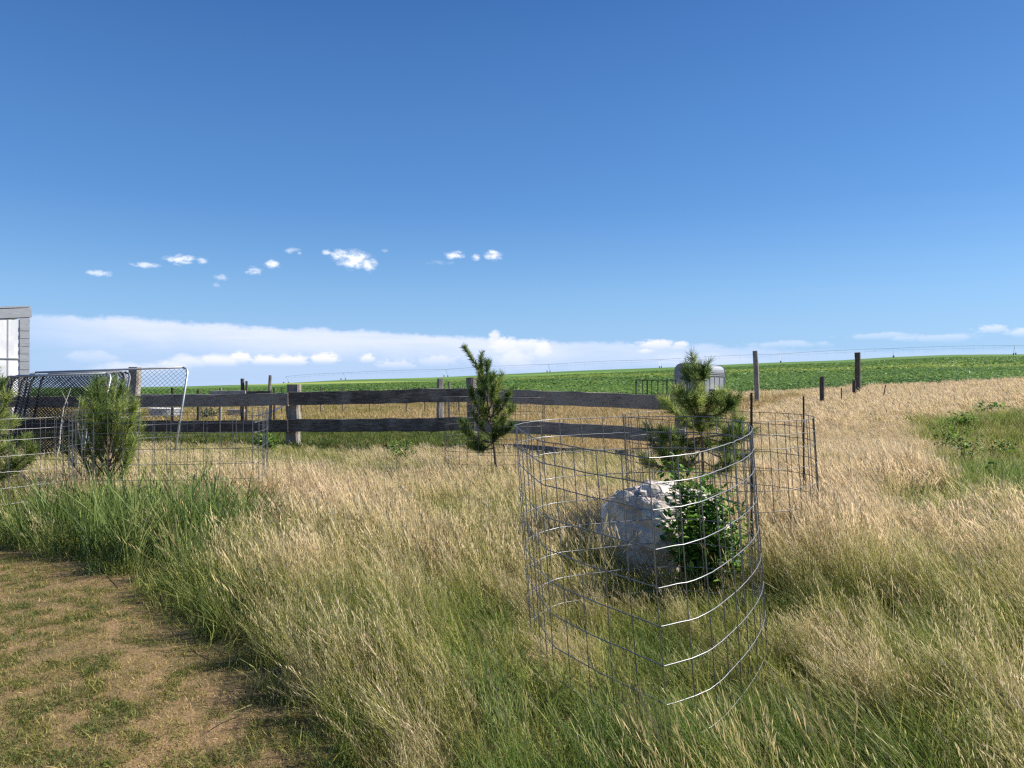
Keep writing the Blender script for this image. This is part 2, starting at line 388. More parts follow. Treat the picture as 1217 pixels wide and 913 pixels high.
def arr_ground():
    xs = np.concatenate([-np.geomspace(3000, 14, 46), np.arange(-13.5, 13.6, .25), np.geomspace(14, 3000, 46)])
    ys = np.concatenate([-np.geomspace(300, 3, 12), np.arange(-2, 22, .25), np.arange(22, 60, 1.), np.geomspace(60, 3600, 70)])
    XX, YY = np.meshgrid(xs, ys); ZZ = zt(XX, YY)
    v = np.stack([XX.ravel(), YY.ravel(), ZZ.ravel()], 1); nx = len(xs); ny = len(ys)
    i = np.arange(nx - 1)[None, :] + nx * np.arange(ny - 1)[:, None]; i = i.ravel()
    f = np.stack([i, i + 1, i + nx + 1, i + nx], 1)
    me = bpy.data.meshes.new('ground'); me.vertices.add(len(v)); me.vertices.foreach_set('co', v.ravel().astype(np.float32))
    me.loops.add(f.size); me.loops.foreach_set('vertex_index', f.ravel().astype(np.int32))
    me.polygons.add(len(f)); me.polygons.foreach_set('loop_start', np.arange(len(f)) * 4)
    me.update(calc_edges=True); me.validate()
    me.polygons.foreach_set('use_smooth', [True] * len(f))
    lawn = np.clip(lawn_mask(v[:, 0], v[:, 1]) * 4 + .5, 0, 1)
    sh = short_mask(v[:, 0], v[:, 1]) * 1.
    u = v[:, 0] / np.maximum(v[:, 1], 1)
    crop = ((v[:, 1] > crop_edge(u) - .3)) * 1.
    a = me.attributes.new('lawn', 'FLOAT', 'POINT'); a.data.foreach_set('value', np.maximum(lawn, sh).astype(np.float32))
    a = me.attributes.new('crop', 'FLOAT', 'POINT'); a.data.foreach_set('value', crop.astype(np.float32))
    return me
tag(link('ground', arr_ground(), None, M_ground), kind='structure')

# ------------------------------------------------------------------ scattered grass (geometry nodes instances of clumps)
def np_mesh(name, V, Fq, attrs, m):
    me = bpy.data.meshes.new(name); me.from_pydata(V.tolist() if hasattr(V, 'tolist') else V, [], Fq); me.update()
    for k, a in attrs.items():
        at_ = me.attributes.new(k, 'FLOAT', 'POINT'); at_.data.foreach_set('value', np.asarray(a, np.float32))
    me.materials.append(m); return me
def clump(rs, n, h, hv, wd, spread, bend, wind, m, head=0., headlen=.09, headw=.006, segs=3, upr=.0):
    V = []; Fc = []; bv = []; hd = []
    for i in range(n):
        a = rs.uniform(0, 2 * math.pi); r = spread * math.sqrt(rs.rand())
        bx, by = r * math.cos(a), r * math.sin(a)
        H = h * (1 - hv * rs.rand()); d = rs.uniform(0, 2 * math.pi); bd = bend * (.25 + rs.rand()) * H
        wx = -wind * H * (.6 + .8 * rs.rand()); wy = wind * H * .25 * rs.randn()
        ux = math.cos(d) * bd + wx; uy = math.sin(d) * bd + wy
        L = math.hypot(ux, uy); zz = math.sqrt(max(H * H - L * L * .8, H * H * .12))
        pa = rs.uniform(0, math.pi); px, py = math.cos(pa), math.sin(pa)
        b = rs.rand(); w0 = wd * (.6 + .8 * rs.rand()); k0 = len(V)
        for s in range(segs):
            t = s / segs; ww = w0 * (1 - t * .7) * (.7 if s == 0 else 1) / 2; tt = t ** 1.7
            cx, cy, cz = bx + ux * tt, by + uy * tt, zz * (t ** .92)
            V += [(cx - px * ww, cy - py * ww, cz), (cx + px * ww, cy + py * ww, cz)]; bv += [b, b]; hd += [0, 0]
        V.append((bx + ux, by + uy, zz)); bv.append(b); hd.append(0)
        for s in range(segs - 1):
            q = k0 + 2 * s; Fc.append((q, q + 1, q + 3, q + 2))
        q = k0 + 2 * (segs - 1); Fc.append((q, q + 1, q + 2))
        if rs.rand() < head:                 # feathery seed head: a few spikelets hugging the upper stem
            for e in range(5):
                t = 1 - e * .055 - .01; tt = t ** 1.7
                cx, cy, cz = bx + ux * tt, by + uy * tt, zz * t ** .92
                dx = ux * .35 / max(H, .01) + rs.randn() * .12 - wind * .3; dy = uy * .35 / max(H, .01) + rs.randn() * .12; dz = .75 + rs.rand() * .3
                l = headlen * (.3 + .4 * rs.rand()); q = len(V)
                V += [(cx, cy, cz), (cx + dx * l * .5 + headw * px, cy + dy * l * .5 + headw * py, cz + dz * l * .5), (cx + dx * l, cy + dy * l, cz + dz * l), (cx + dx * l * .5 - headw * px, cy + dy * l * .5 - headw * py, cz + dz * l * .5)]
                bv += [b] * 4; hd += [1] * 4; Fc.append((q, q + 1, q + 2, q + 3))
    return np_mesh('clump', V, Fc, {'bv': bv, 'hd': hd}, m)
def plant(rs, n, size, leafw, m, height=.35):
    V = []; Fc = []; bv = []
    for i in range(n):
        a = rs.uniform(0, 2 * math.pi); r = size * math.sqrt(rs.rand()) * .9; cx, cy = r * math.cos(a), r * math.sin(a)
        cz = height * (1 - .6 * (r / size) ** 2) * (.45 + .6 * rs.rand()); L = leafw * (.7 + .6 * rs.rand())
        tx, ty, tz = math.cos(a), math.sin(a), .25 * rs.randn(); sxx, syy, szz = -ty, tx, .35 * rs.randn(); b = rs.rand(); q = len(V)
        V += [(cx - tx * L * .5, cy - ty * L * .5, cz - tz * L * .5), (cx + sxx * L * .35, cy + syy * L * .35, cz + szz * L * .35), (cx + tx * L * .6, cy + ty * L * .6, cz + tz * L * .5), (cx - sxx * L * .35, cy - syy * L * .35, cz - szz * L * .35)]
        bv += [b] * 4; Fc += [(q, q + 1, q + 2), (q, q + 2, q + 3)]
    return np_mesh('plant', V, Fc, {'bv': bv}, m)
def scatter(name, meshes, x, y, rot, scl, var, tint, dz=-.01, z=None):
    c = bpy.data.collections.new(name + '_sources')
    for i, me in enumerate(meshes):
        o = bpy.data.objects.new('%s_source_%02d' % (name, i), me); c.objects.link(o)
    n = len(x); z = zt(x, y) + dz if z is None else z
    me = bpy.data.meshes.new(name); me.vertices.add(n)
    me.vertices.foreach_set('co', np.stack([x, y, z], 1).ravel().astype(np.float32))
    rot = np.asarray(rot, np.float32); scl = np.asarray(scl, np.float32)
    if scl.ndim == 1: scl = np.stack([scl] * 3, 1)
    a = me.attributes.new('rot', 'FLOAT_VECTOR', 'POINT'); a.data.foreach_set('vector', rot.ravel())
    a = me.attributes.new('scl', 'FLOAT_VECTOR', 'POINT'); a.data.foreach_set('vector', scl.ravel())
    a = me.attributes.new('var', 'INT', 'POINT'); a.data.foreach_set('value', np.asarray(var, np.int32))
    a = me.attributes.new('tint', 'FLOAT', 'POINT'); a.data.foreach_set('value', np.asarray(tint, np.float32))
    o = link(name, me)
    g = bpy.data.node_groups.new(name + '_scatter', 'GeometryNodeTree')
    g.interface.new_socket('Geometry', in_out='INPUT', socket_type='NodeSocketGeometry')
    g.interface.new_socket('Geometry', in_out='OUTPUT', socket_type='NodeSocketGeometry')
    gi = g.nodes.new('NodeGroupInput'); go = g.nodes.new('NodeGroupOutput')
    ip = g.nodes.new('GeometryNodeInstanceOnPoints'); ci = g.nodes.new('GeometryNodeCollectionInfo')
    ci.inputs['Collection'].default_value = c; ci.inputs['Separate Children'].default_value = True; ci.inputs['Reset Children'].default_value = True
    def na(nm, ty):
        q = g.nodes.new('GeometryNodeInputNamedAttribute'); q.data_type = ty; q.inputs['Name'].default_value = nm
        return [s for s in q.outputs if s.enabled and s.name == 'Attribute'][0]
    g.links.new(gi.outputs[0], ip.inputs['Points']); g.links.new(ci.outputs[0], ip.inputs['Instance'])
    ip.inputs['Pick Instance'].default_value = True
    g.links.new(na('var', 'INT'), ip.inputs['Instance Index'])
    g.links.new(na('rot', 'FLOAT_VECTOR'), ip.inputs['Rotation']); g.links.new(na('scl', 'FLOAT_VECTOR'), ip.inputs['Scale'])
    g.links.new(ip.outputs[0], go.inputs[0])
    md = o.modifiers.new('scatter', 'NODES'); md.node_group = g
    tag(o, kind='stuff'); return o
def points(bands, um=.80, pad=1.2):
    xs = []; ys = []; bs = []
    for i, (y0, y1, dens) in enumerate(bands):
        w1 = um * y1 + pad; n = int(dens * 2 * w1 * (y1 - y0)); x = RNG.uniform(-w1, w1, n); y = RNG.uniform(y0, y1, n)
        k = np.abs(x) < um * y + pad; xs.append(x[k]); ys.append(y[k]); bs.append(np.full(k.sum(), i))
    return np.concatenate(xs), np.concatenate(ys), np.concatenate(bs)
def wrot(n, yaw=.6, tilt=.12, lean=0.):
    r = RNG.normal(0, tilt, (n, 3)); r[:, 1] -= lean; r[:, 2] = RNG.uniform(-yaw, yaw, n); return r
def blob(x, y, px, py, rx, ry, h=0.):      # soft patch centred where the photo pixel (px,py) meets the ground (height h)
    d = 5.
    for _ in range(30):
        X_ = (px - CX) / F * d; zz = ztf(X_, d) + h; d = .5 * d + .5 * max(1.5, min(90, (CAMZ - zz) / max((py - CY) / F, .002)))
    X_ = (px - CX) / F * d; s = d / F
    ryw = ry * d * d / (F * (CAMZ - zz)) if CAMZ - zz > .05 else 5
    return np.exp(-(((x - X_) / (rx * s)) ** 2 + ((y - d) / max(ryw, .2)) ** 2))

def hollow(x, y): return sstep((x / np.maximum(y, 1) - .50 + (fnoise(x, y, 1.6, 40) - .5) * .16) / .07) * np.exp(-((y - 13.0) / 6.6) ** 4)
def dryness(x, y):
    n = fnoise(x, y, 1.4); n2 = fnoise(x, y, .5, 4)
    u = x / y
    base = np.interp(y, [2, 4, 6, 8, 13, 40], [.36, .36, .42, .53, .58, .78])
    n3 = fnoise(x, y, .22, 9)
    t = base + (n - .5) * 1.1 + (n2 - .5) * .7 + (n3 - .5) * .7 + RNG.normal(0, .10, len(x))
    t += np.clip((u - .15) * 1.4, 0, .5) * np.clip((y - 3) / 3, 0, 1)
    B = lambda *a, h=.3: blob(x, y, *a, h=h)
    t += .30 * B(430, 600, 170, 45) + .25 * B(350, 560, 60, 20) + .35 * B(1020, 500, 90, 50) + .40 * B(1080, 600, 120, 50)
    t += .35 * B(355, 670, 50, 30) + .12 * B(470, 700, 70, 30) - .28 * B(430, 690, 120, 40) + .5 * B(1030, 750, 45, 60) + .2 * B(480, 870, 60, 30) + .3 * B(940, 620, 30, 25)
    t -= 1.0 * hollow(x, y) + .3 * B(1200, 640, 50, 40) + .45 * B(1060, 850, 140, 45)
    t -= .35 * B(430, 545, 120, 12) + .40 * B(600, 790, 60, 60) + .45 * B(390, 830, 60, 60) + .3 * B(560, 700, 40, 30) + .25 * B(960, 690, 70, 30) + .25 * B(640, 900, 60, 40)
    t -= .16 * B(250, 700, 130, 60) + .25 * B(830, 740, 60, 60)
    return np.clip(t, 0, 1)
def greenwide(x, y):                       # where the broad-leaved tall green grass stands
    B = lambda *a, h=.3: blob(x, y, *a, h=h)
    g = 1.5 * B(50, 620, 150, 32, h=.35) + 1.3 * B(220, 603, 90, 14, h=.35) + 1.3 * B(-60, 640, 140, 45, h=.35)
    g += .75 * B(395, 840, 60, 70) + .60 * B(590, 790, 60, 70) + .5 * B(280, 665, 32, 12) + .35 * B(360, 890, 60, 40) + .3 * B(1190, 640, 40, 40, h=.2) + .75 * hollow(x, y)
    g += .3 * B(560, 700, 40, 25) + .3 * B(730, 800, 40, 30) + .25 * B(640, 880, 60, 40)
    return g

# fine wild grass, near to far; clumps grow in size with distance
rs = np.random.RandomState(3)
fine_near = [clump(rs, 34, .50, .55, .0032, .07, .24, .24, M_fine, head=.32, headlen=.07, headw=.0020) for _ in range(6)]
fine_mid = [clump(rs, 60, .52, .5, .0055, .14, .22, .24, M_fine, head=.40, headlen=.09, headw=.0036) for _ in range(5)]
fine_far = [clump(rs, 90, .55, .45, .012, .34, .22, .26, M_fine, head=.35, headlen=.13, headw=.008, segs=2) for _ in range(4)]
gr_near = [clump(rs, 26, .40, .6, .0048, .07, .50, .14, M_fine, segs=4) for _ in range(5)]
gr_mid = [clump(rs, 44, .42, .55, .0075, .14, .45, .16, M_fine) for _ in range(4)]
fine_meshes = fine_near + fine_mid + fine_far + gr_near + gr_mid
x, y, b = points([(1.7, 5.2, 165), (5.2, 10.5, 80), (10.5, 17, 40), (17, 43, 9)])
u = x / y
ok = (lawn_mask(x, y) < .0) & ~short_mask(x, y) & (y < crop_edge(u) + .5)
gw = greenwide(x, y); ok &= RNG.random(len(x)) > np.clip(gw * 1.1, 0, .93); ok &= RNG.random(len(x)) > .6 * hollow(x, y)
ok &= ~((np.abs(x) < .6) & (y < 1.9))
ok &= ~((y > 16) & (u < .1))
ok &= ((x - 1.12) / .55) ** 2 + ((y - 5.75) / .33) ** 2 > 1         # the boulder's footprint
x, y, b, u = x[ok], y[ok], b[ok], u[ok]; n = len(x)
hs = .72 + .5 * fnoise(x, y, .9, 8)
hs *= 1 - .42 * np.exp(-(((x - .75) / 1.0) ** 2 + ((y - 4.4) / 1.25) ** 2) ** 2)
hs *= 1 + .22 * np.exp(-(((x - .6) / 1.1) ** 2 + ((y - 2.6) / .45) ** 2))
edge = np.clip(-lawn_mask(x, y) / .22, .85, 1.15); hs *= edge
hs *= 1 + .15 * np.clip((u - .35) * 4, 0, 1)
hs *= 1 - .62 * hollow(x, y)
hs *= np.interp(y, [4, 8, 12, 15, 18], [.84, .70, .48, .24, .52])
var = np.where(b == 0, RNG.integers(0, 6, n), np.where(b == 3, RNG.integers(11, 15, n), RNG.integers(6, 11, n)))
tn_ = dryness(x, y); gsel = (RNG.random(n) < np.clip(1.25 - 1.7 * tn_, .08, .9)) & (b < 3)
var = np.where(gsel & (b == 0), RNG.integers(15, 20, n), np.where(gsel, RNG.integers(20, 24, n), var))
hs *= np.where(gsel, .95, 1.) * (.78 + .5 * fnoise(x, y, .3, 33))
rot = wrot(n, .9, .19, .08); rot[:, 1] -= .34 * (fnoise(x, y, 1.1, 12) - .35) + .16 * np.clip((u - .2) * 2, 0, 1); rot[:, 0] += (fnoise(x, y, .8, 21) - .5) * .7
sc = np.stack([np.full(n, 1.), np.full(n, 1.), hs * RNG.uniform(.85, 1.15, n)], 1) * np.stack([hs * .5 + .5, hs * .5 + .5, np.ones(n)], 1)
scatter('wild_grass', fine_meshes, x, y, rot, sc, var, np.where(gsel, tn_ * .8, tn_))
NFINE = n
# short undergrowth and thatch below it
th = [clump(rs, 40, .16, .6, .005, .12, .8, .1, M_fine, segs=2) for _ in range(4)]
x, y, b = points([(1.7, 6, 90), (6, 14, 40), (8, 20, 45)])
ok = (lawn_mask(x, y) < .12) & ~short_mask(x, y) & ((b < 2) | (hollow(x, y) > RNG.random(len(x)))); x, y = x[ok], y[ok]; n = len(x)
scatter('low_grass', th, x, y, wrot(n, 3.1, .2), RNG.uniform(.6, 1.3, n) * (1 + .7 * hollow(x, y)), RNG.integers(0, 4, n), np.clip(dryness(x, y) * .8 + .1, 0, 1))

# broad tall green grass
bg_m = [clump(rs, 15, .74, .5, .011, .08, .42, .16, M_broad, segs=5, head=.06, headlen=.1) for _ in range(6)]
x, y, b = points([(1.8, 5, 80), (5, 9.5, 75), (9.5, 17, 14)])
gw = greenwide(x, y); ok = (lawn_mask(x, y) < -.05) & (RNG.random(len(x)) < np.clip(gw * (.75 + .5 * fnoise(x, y, .4)), 0, 1)) & (gw > .12)
ok &= ((x - 1.12) / .55) ** 2 + ((y - 5.75) / .33) ** 2 > 1
x, y, gw = x[ok], y[ok], gw[ok]; n = len(x)
big = np.clip(gw, 0, 1) * (x < -1.2) * (y > 4.5)
hs = (.58 + .40 * big) * RNG.uniform(.75, 1.15, n) * np.where(y > 9.5, .42, 1.) * np.clip(-lawn_mask(x, y) / .3, .5, 1)
scatter('tall_green_grass', bg_m, x, y, wrot(n, 3.1, .13) - np.array([0, .1, 0]), hs, RNG.integers(0, 6, n), np.clip(.3 + (fnoise(x, y, .7) - .5) * 1.1, 0, 1))

# mown lawn: short tufts, green in patches
lw = [clump(rs, 18, .034, .6, .0034, .035, 1.3, 0., M_lawn, segs=2) for _ in range(5)] + [clump(rs, 40, .11, .5, .010, .16, .9, .1, M_lawn, segs=2) for _ in range(4)]
x, y, b = points([(1.6, 4.2, 3600), (4.2, 8.5, 1900)])
ok = (lawn_mask(x, y) > -.25) & (x < .6); x, y, b = x[ok], y[ok], b[ok]; n = len(x)
tl = np.clip(.60 - 1.7 * (fnoise(x, y, .7, 2) - .47) - 2.0 * (fnoise(x, y, .12, 5) - .5) + RNG.normal(0, .12, len(x)), 0, 1)
keep = RNG.random(n) < np.where(tl > .6, .95, 1.); x, y, tl = x[keep], y[keep], tl[keep]; n = len(x)
scatter('lawn_grass', lw, x, y, wrot(n, 3.1, .25), RNG.uniform(.6, 1.3, n) * np.where(tl < .4, 1.15, .8), RNG.integers(0, 5, n), tl)
x, y, b = points([(12.7, 22, 34), (22, 40, 11), (40, 62, 3.2)], um=.75)
u = x / y; ok = short_mask(x, y) & (y < crop_edge(u)); x, y = x[ok], y[ok]; n = len(x); u = x / y
tl = np.clip(.62 + (fnoise(x, y, 3., 6) - .5) * 1.0 + np.clip(u * 1.5, -.1, .25) - 1.1 * ((y < 23.5) & (u < -.02) & (y > 12.8)) * (.7 + .6 * fnoise(x, y, 2.)) + .15 * (y > 24), 0, 1)
scatter('mown_grass', lw, x, y, wrot(n, 3.1, .2), RNG.uniform(.8, 1.6, n) * (1 + (y > 22) * .5), RNG.integers(5, 9, n), tl)

# large brome heads in the foreground
hd_m = [clump(rs, 7, .62, .3, .0035, .10, .30, .42, M_heads, head=1., headlen=.13, headw=.0032, segs=5) for _ in range(4)]
pts = []
for (px, py, k, s) in [(870, 905, 5, .2), (1010, 905, 4, .14), (300, 700, 8, .5), (420, 640, 8, .6), (1080, 700, 5, .6), (180, 640, 4, .5), (350, 760, 3, .5)]:
    c = None; d = (CAMZ - .42) * F / (py - CY) * .97
    for _ in range(k): pts.append(((px - CX) / F * d + random.gauss(0, s), d + random.gauss(0, s * .7)))
pts = np.array(pts); x, y = pts[:, 0], pts[:, 1]; ok = (lawn_mask(x, y) < -.1) & (y > 1.7); x, y = x[ok], y[ok]; n = len(x)
scatter('seed_head_grass', hd_m, x, y, wrot(n, .5, .1, .12), RNG.uniform(.75, 1.0, n), RNG.integers(0, 4, n), RNG.uniform(.3, .9, n))

# crop rows (leafy row crop), 3-D plants out to about 150 m, the material carries on beyond
cp = [plant(rs, 26, .30, .15, M_crop, .38) for _ in range(5)] + [plant(rs, 30, .75, .34, M_crop, .42) for _ in range(3)]
def rows(y0, y1, rowd, pl, k0, k1):
    xs = []; ys = []
    ang = R(24); ca, sa = math.cos(ang), math.sin(ang); rr = (y1 + 20) * 1.3
    r = np.arange(-rr, rr, rowd)
    for q in r:
        s = np.arange(-rr, rr, pl); s = s + RNG.uniform(-.3, .3, len(s)) * pl
        X_ = s * ca - (q + RNG.normal(0, .04, len(s))) * sa; Y_ = s * sa + (q + RNG.normal(0, .04, len(s))) * ca
        uu = X_ / np.maximum(Y_, 1)
        k = (Y_ > y0) & (Y_ < y1) & (np.abs(uu) < .76) & (Y_ > crop_edge(uu) + .5); xs.append(X_[k]); ys.append(Y_[k])
    x = np.concatenate(xs); y = np.concatenate(ys); return x, y, RNG.integers(k0, k1, len(x))
x1, y1, v1 = rows(39, 78, .62, .36, 0, 5); x2, y2, v2 = rows(78, 190, 1.5, 1.0, 5, 8)
x = np.concatenate([x1, x2]); y = np.concatenate([y1, y2]); v = np.concatenate([v1, v2]); n = len(x)
yel = np.exp(-((y - (168 - 1.72 * x)) / 20) ** 2) * .42
tn = np.clip(.28 + (fnoise(x, y, 12) - .5) * .7 + yel, 0, 1)
r_ = np.zeros((n, 3)); r_[:, 2] = RNG.uniform(0, 6.28, n)
scatter('crop_rows', cp, x, y, r_, RNG.uniform(.75, 1.2, n), v, tn)
print('scatter', NFINE, n)

# ------------------------------------------------------------------ wire panel cages
GAPS = [0, .1016, .2032, .3556, .508, .6604, .8128, .9652, 1.1176, 1.27]     # wires measured down from the top
def closed_path(pts, n):
    P = [Vector((a, b_)) for a, b_ in pts]; L = [0]
    for i in range(1, len(P)): L.append(L[-1] + (P[i] - P[i - 1]).length)
    out = []
    for k in range(n + 1):
        s = L[-1] * k / n; j = max(i for i in range(len(L)) if L[i] <= s + 1e-9); j = min(j, len(P) - 2)
        out.append(P[j].lerp(P[j + 1], (s - L[j]) / max(L[j + 1] - L[j], 1e-9)))
    return out, L[-1]
def catmull(pts, sub=6):
    out = []
    for i in range(len(pts) - 1):
        p0 = Vector(pts[max(i - 1, 0)]); p1 = Vector(pts[i]); p2 = Vector(pts[i + 1]); p3 = Vector(pts[min(i + 2, len(pts) - 1)])
        for k in range(sub):
            t = k / sub; out.append(.5 * ((2 * p1) + (-p0 + p2) * t + (2 * p0 - 5 * p1 + 4 * p2 - p3) * t * t + (-p0 + 3 * p1 - 3 * p2 + p3) * t ** 3))
    out.append(Vector(pts[-1])); return out
def cage(plan, ztop, lean, label, m=None, r=.0026, step=.152, group='wire panel cages around the young plants', rnd=1):
    """plan: outline of the bent panel in metres; ztop(x,y): height of the top wire; lean: how far the top leans per metre"""
    rnd = random.Random(rnd); m = m or M_wire
    cx = sum(p[0] for p in plan) / len(plan); cy = sum(p[1] for p in plan) / len(plan)
    root = thing('wire_cage', (cx, cy, ztf(cx, cy)), label, 'wire cage', group)
    O = root.location; _, L = closed_path(plan, 4); n = max(8, round(L / step)); pts, _ = closed_path(plan, n * 3)
    def P(q, down, jit=0.):
        zt_ = ztop(q.x, q.y); h = 1.27 - down
        return Vector((q.x + lean[0] * (h - 1.27), q.y + lean[1] * (h - 1.27), zt_ - down + jit)) - O
    kinks = [[rnd.gauss(0, .004) for _ in pts] for _ in GAPS]
    for gi, g in enumerate(GAPS):
        mb = MB(); mb.tube([P(q, g, kinks[gi][i] * .25) for i, q in enumerate(pts)], r * 1.02, 6, cap=False)
        mb.build('horizontal_wire', m, root, True)
    for k in range(n):
        q = pts[k * 3]; j = rnd.gauss(0, .004)
        mb = MB(); mb.tube([P(q + Vector((j, 0)) * math.sin(d * 3), d) for d in (0, .3, .6, .95, 1.28)], r, 6, cap=False)
        mb.build('vertical_wire', m, root, True)
    return root
front = [(.547, 3.02)] + [tuple(v) for v in catmull([(.547, 3.02), (.745, 3.15), (.935, 3.40), (1.11, 3.68), (1.25, 3.96), (1.35, 4.26), (1.39, 4.54), (1.34, 4.80), (1.15, 4.93), (.807, 4.92), (.45, 4.80), (.185, 4.66), (.01, 4.36)], 3)][1:] + [(.06, 4.0), (.128, 3.61), (.30, 3.34), (.547, 3.02)]
ztop1 = lambda x, y: 1.37 + .05 * (y - 2.9)
front = [(x_ * .982, y_) for x_, y_ in front]
cage(front, ztop1, (-.072, .0), 'large galvanised wire cage in the foreground bent to a sharp corner, rock behind it', rnd=2)
c2 = [tuple(v) for v in catmull([(1.30, 5.75), (.98, 6.1), (.95, 6.6), (1.25, 7.05), (1.8, 7.2), (2.3, 6.95), (2.50, 6.55)], 3)] + [(2.46, 6.25), (2.32, 5.95)] + [tuple(v) for v in catmull([(2.05, 5.72), (1.7, 5.60), (1.30, 5.75)], 3)]
cage(c2, lambda x, y: 1.415 + .02 * (y - 6), (-.06, 0), 'wire cage around the tall pine behind the rock, beside the dark steel stakes', M_wire2, .0028, rnd=5)
c3 = [tuple(v) for v in catmull([(-.80, 9.5), (-.86, 10.0), (-.62, 10.5), (-.1, 10.65), (.36, 10.4), (.42, 9.95), (.36, 9.55)], 3)] + [tuple(v) for v in catmull([(.36, 9.55), (-.1, 9.3), (-.5, 9.3), (-.80, 9.5)], 3)][1:]
cage(c3, lambda x, y: 1.54, (0, 0), 'wire cage around the wind-bent pine in front of the fence corner', M_wire2, rnd=6)
c4_ = [tuple(v) for v in catmull([(-4.55, 7.9), (-4.50, 8.6), (-4.0, 9.2), (-3.3, 9.3), (-2.85, 8.9), (-2.62, 8.2), (-2.56, 7.7)], 3)] + [tuple(v) for v in catmull([(-2.56, 7.7), (-3.1, 7.55), (-3.7, 7.5), (-4.2, 7.55), (-4.55, 7.9)], 3)][1:]
cage(c4_, lambda x, y: 1.42 + .01 * (y - 8), (0, 0), 'wide wire cage around the bushy pine behind the tall green grass', rnd=8)
c5 = [tuple(v) for v in catmull([(-5.6, 7.1), (-6.1, 7.7), (-5.95, 8.4), (-5.3, 8.7), (-4.75, 8.35), (-4.62, 7.8)], 3)] + [tuple(v) for v in catmull([(-4.62, 7.8), (-4.85, 7.3), (-5.2, 7.05), (-5.6, 7.1)], 3)][1:]
cage(c5, lambda x, y: 1.36, (0, 0), 'wire cage cut off by the left edge of the photo, around the leftmost pine', rnd=9)

# dark steel stakes
def tpost(px, pytop, d, label, h=1.5, lean=(0, 0), tip=True):
    p = at(px, pytop, d); g = ztf(p.x, d); root = thing('steel_stake', (p.x, d, g - .05), label, 'stake', 'steel stakes')
    H = p.z - g + .05
    tk = .016 if d < 10 else .035
    mb = MB(); mb.box((0, 0, H / 2), tk, .005, H); mb.box((0, .008, H / 2), .005, .016, H)
    o = mb.build('shaft', M_tpost, root)
    st = MB()
    for k in range(int(H / .055)): st.box((0, -.006, .05 + k * .055), tk * .5, .006, .02)
    s = st.build('studs', M_tpost, root); s['kind'] = 'stuff'
    if tip: MB().box((0, 0, H * .80), tk + .006, .012, .022).build('clip', M_white, root)
    root.rotation_euler = (0, lean[0], 0)
    return root
tpost(893, 467, 5.35, 'tall dark steel stake with a white clip at the right side of the front cage')
tpost(955, 471, 7.6, 'dark steel stake standing at the back of the second cage')
tpost(1000, 461, 26.5, 'thin dark stake in the dry grass between two wooden posts', tip=False)
tpost(1048, 457, 28, 'thin tilted stake in the dry grass right of the tallest posts', lean=(.18, 0), tip=False)

# ------------------------------------------------------------------ timber posts and the board fence
def post_mesh(h, r, square=False, jit=.006, n=12):
    mb = MB()
    if square: mb.board((0, 0, 0), (0, 0, h), r * 2, r * 1.8, 6, jit, Vector((1, 0, 0)))
    else:
        k = 7; mb.tube([(random.gauss(0, jit), random.gauss(0, jit), h * i / (k - 1)) for i in range(k)], [r * random.uniform(.95, 1.05) for _ in range(k)], n)
    return mb
def post(px, pytop, d, wpx, label, m, group='separate wooden fence posts', lean=0., square=False):
    p = at(px, pytop, d); g = ztf(p.x, d); h = p.z - g + .25; r = wpx / F * d / 2
    mb = post_mesh(h, r, square)
    o = mb.build('fence_post', m, None, False); o.location = (p.x + lean * h, d, g - .25); o.rotation_euler = (0, -lean, random.uniform(0, 1))
    return tag(o, label, 'fence post', group)
post(897, 417, 34, 6.0, 'tall grey weathered post at the field edge right of the trailer', M_post, lean=.05)
post(1019, 419, 34, 6.5, 'tall dark post at the field edge, rightmost tall one', M_dpost, lean=.01)
post(1015, 452, 31.5, 4, 'thin dark post leaning against the base of the rightmost tall post', M_dpost)
post(977, 448, 27, 5.5, 'short dark post in the dry grass between the two tall posts', M_dpost)
post(523, 450, 21, 6.5, 'grey post behind the board fence left of the wind-bent pine', M_post, square=True)
post(534, 454, 26, 2.5, 'thin small grey post just left of the fence corner', M_post)
post(587, 449, 24, 3.5, 'grey post showing behind the wind-bent pine', M_post)
post(610, 458, 30, 1.5, 'slim grey stick post right of the wind-bent pine', M_post)

bf = thing('board_fence', (-.77, 14.5, ztf(-.77, 14.5)), 'long dark two-rail board fence with grey posts crossing the middle', 'fence')
def bfpost(x, y, ztop, r, square=False, m=M_post):
    g = ztf(x, y) - .25; mb = post_mesh(ztop - g, r, square, .008, 14)
    for i in range(len(mb.v)): mb.v[i] = mb.v[i] + Vector((x, y, g)) - bf.location
    return mb.build('post', m, bf)
bfpost(-4.40, 15.50, 1.735, .125, True); bfpost(-.76, 14.62, 1.86, .10); bfpost(-8.42, 17.15, 2.13, .115, True)
bfpost(2.80, 12.80, 1.72, .10)
def rail(x0, y0, z0, x1, y1, z1, h=.26, t=.05, m=None):
    mb = MB(); mb.board(Vector((x0, y0, z0)) - bf.location, Vector((x1, y1, z1)) - bf.location, h, t, 14, .005)
    return mb.build('rail', m or M_rail, bf)
rail(-.70, 14.42, 1.535, -4.44, 15.30, 1.455); rail(-4.46, 15.33, 1.44, -8.55, 16.95, 1.36, .25)
rail(-.70, 14.42, .985, -4.44, 15.30, .91, .25); rail(-4.46, 15.33, .905, -8.55, 16.95, .82, .24)
rail(-8.57, 16.97, 1.36, -12.2, 18.2, 1.33, .25); rail(-8.57, 16.97, .82, -12.2, 18.2, .80, .24); bfpost(-12.1, 18.35, 1.9, .115, True)
rail(-.68, 14.40, 1.53, 2.85, 12.66, 1.41, .25); rail(-.68, 14.40, .98, 2.85, 12.66, .86, .23)
rail(-.2, 14.12, .56, 2.85, 12.64, .50, .16, .06)

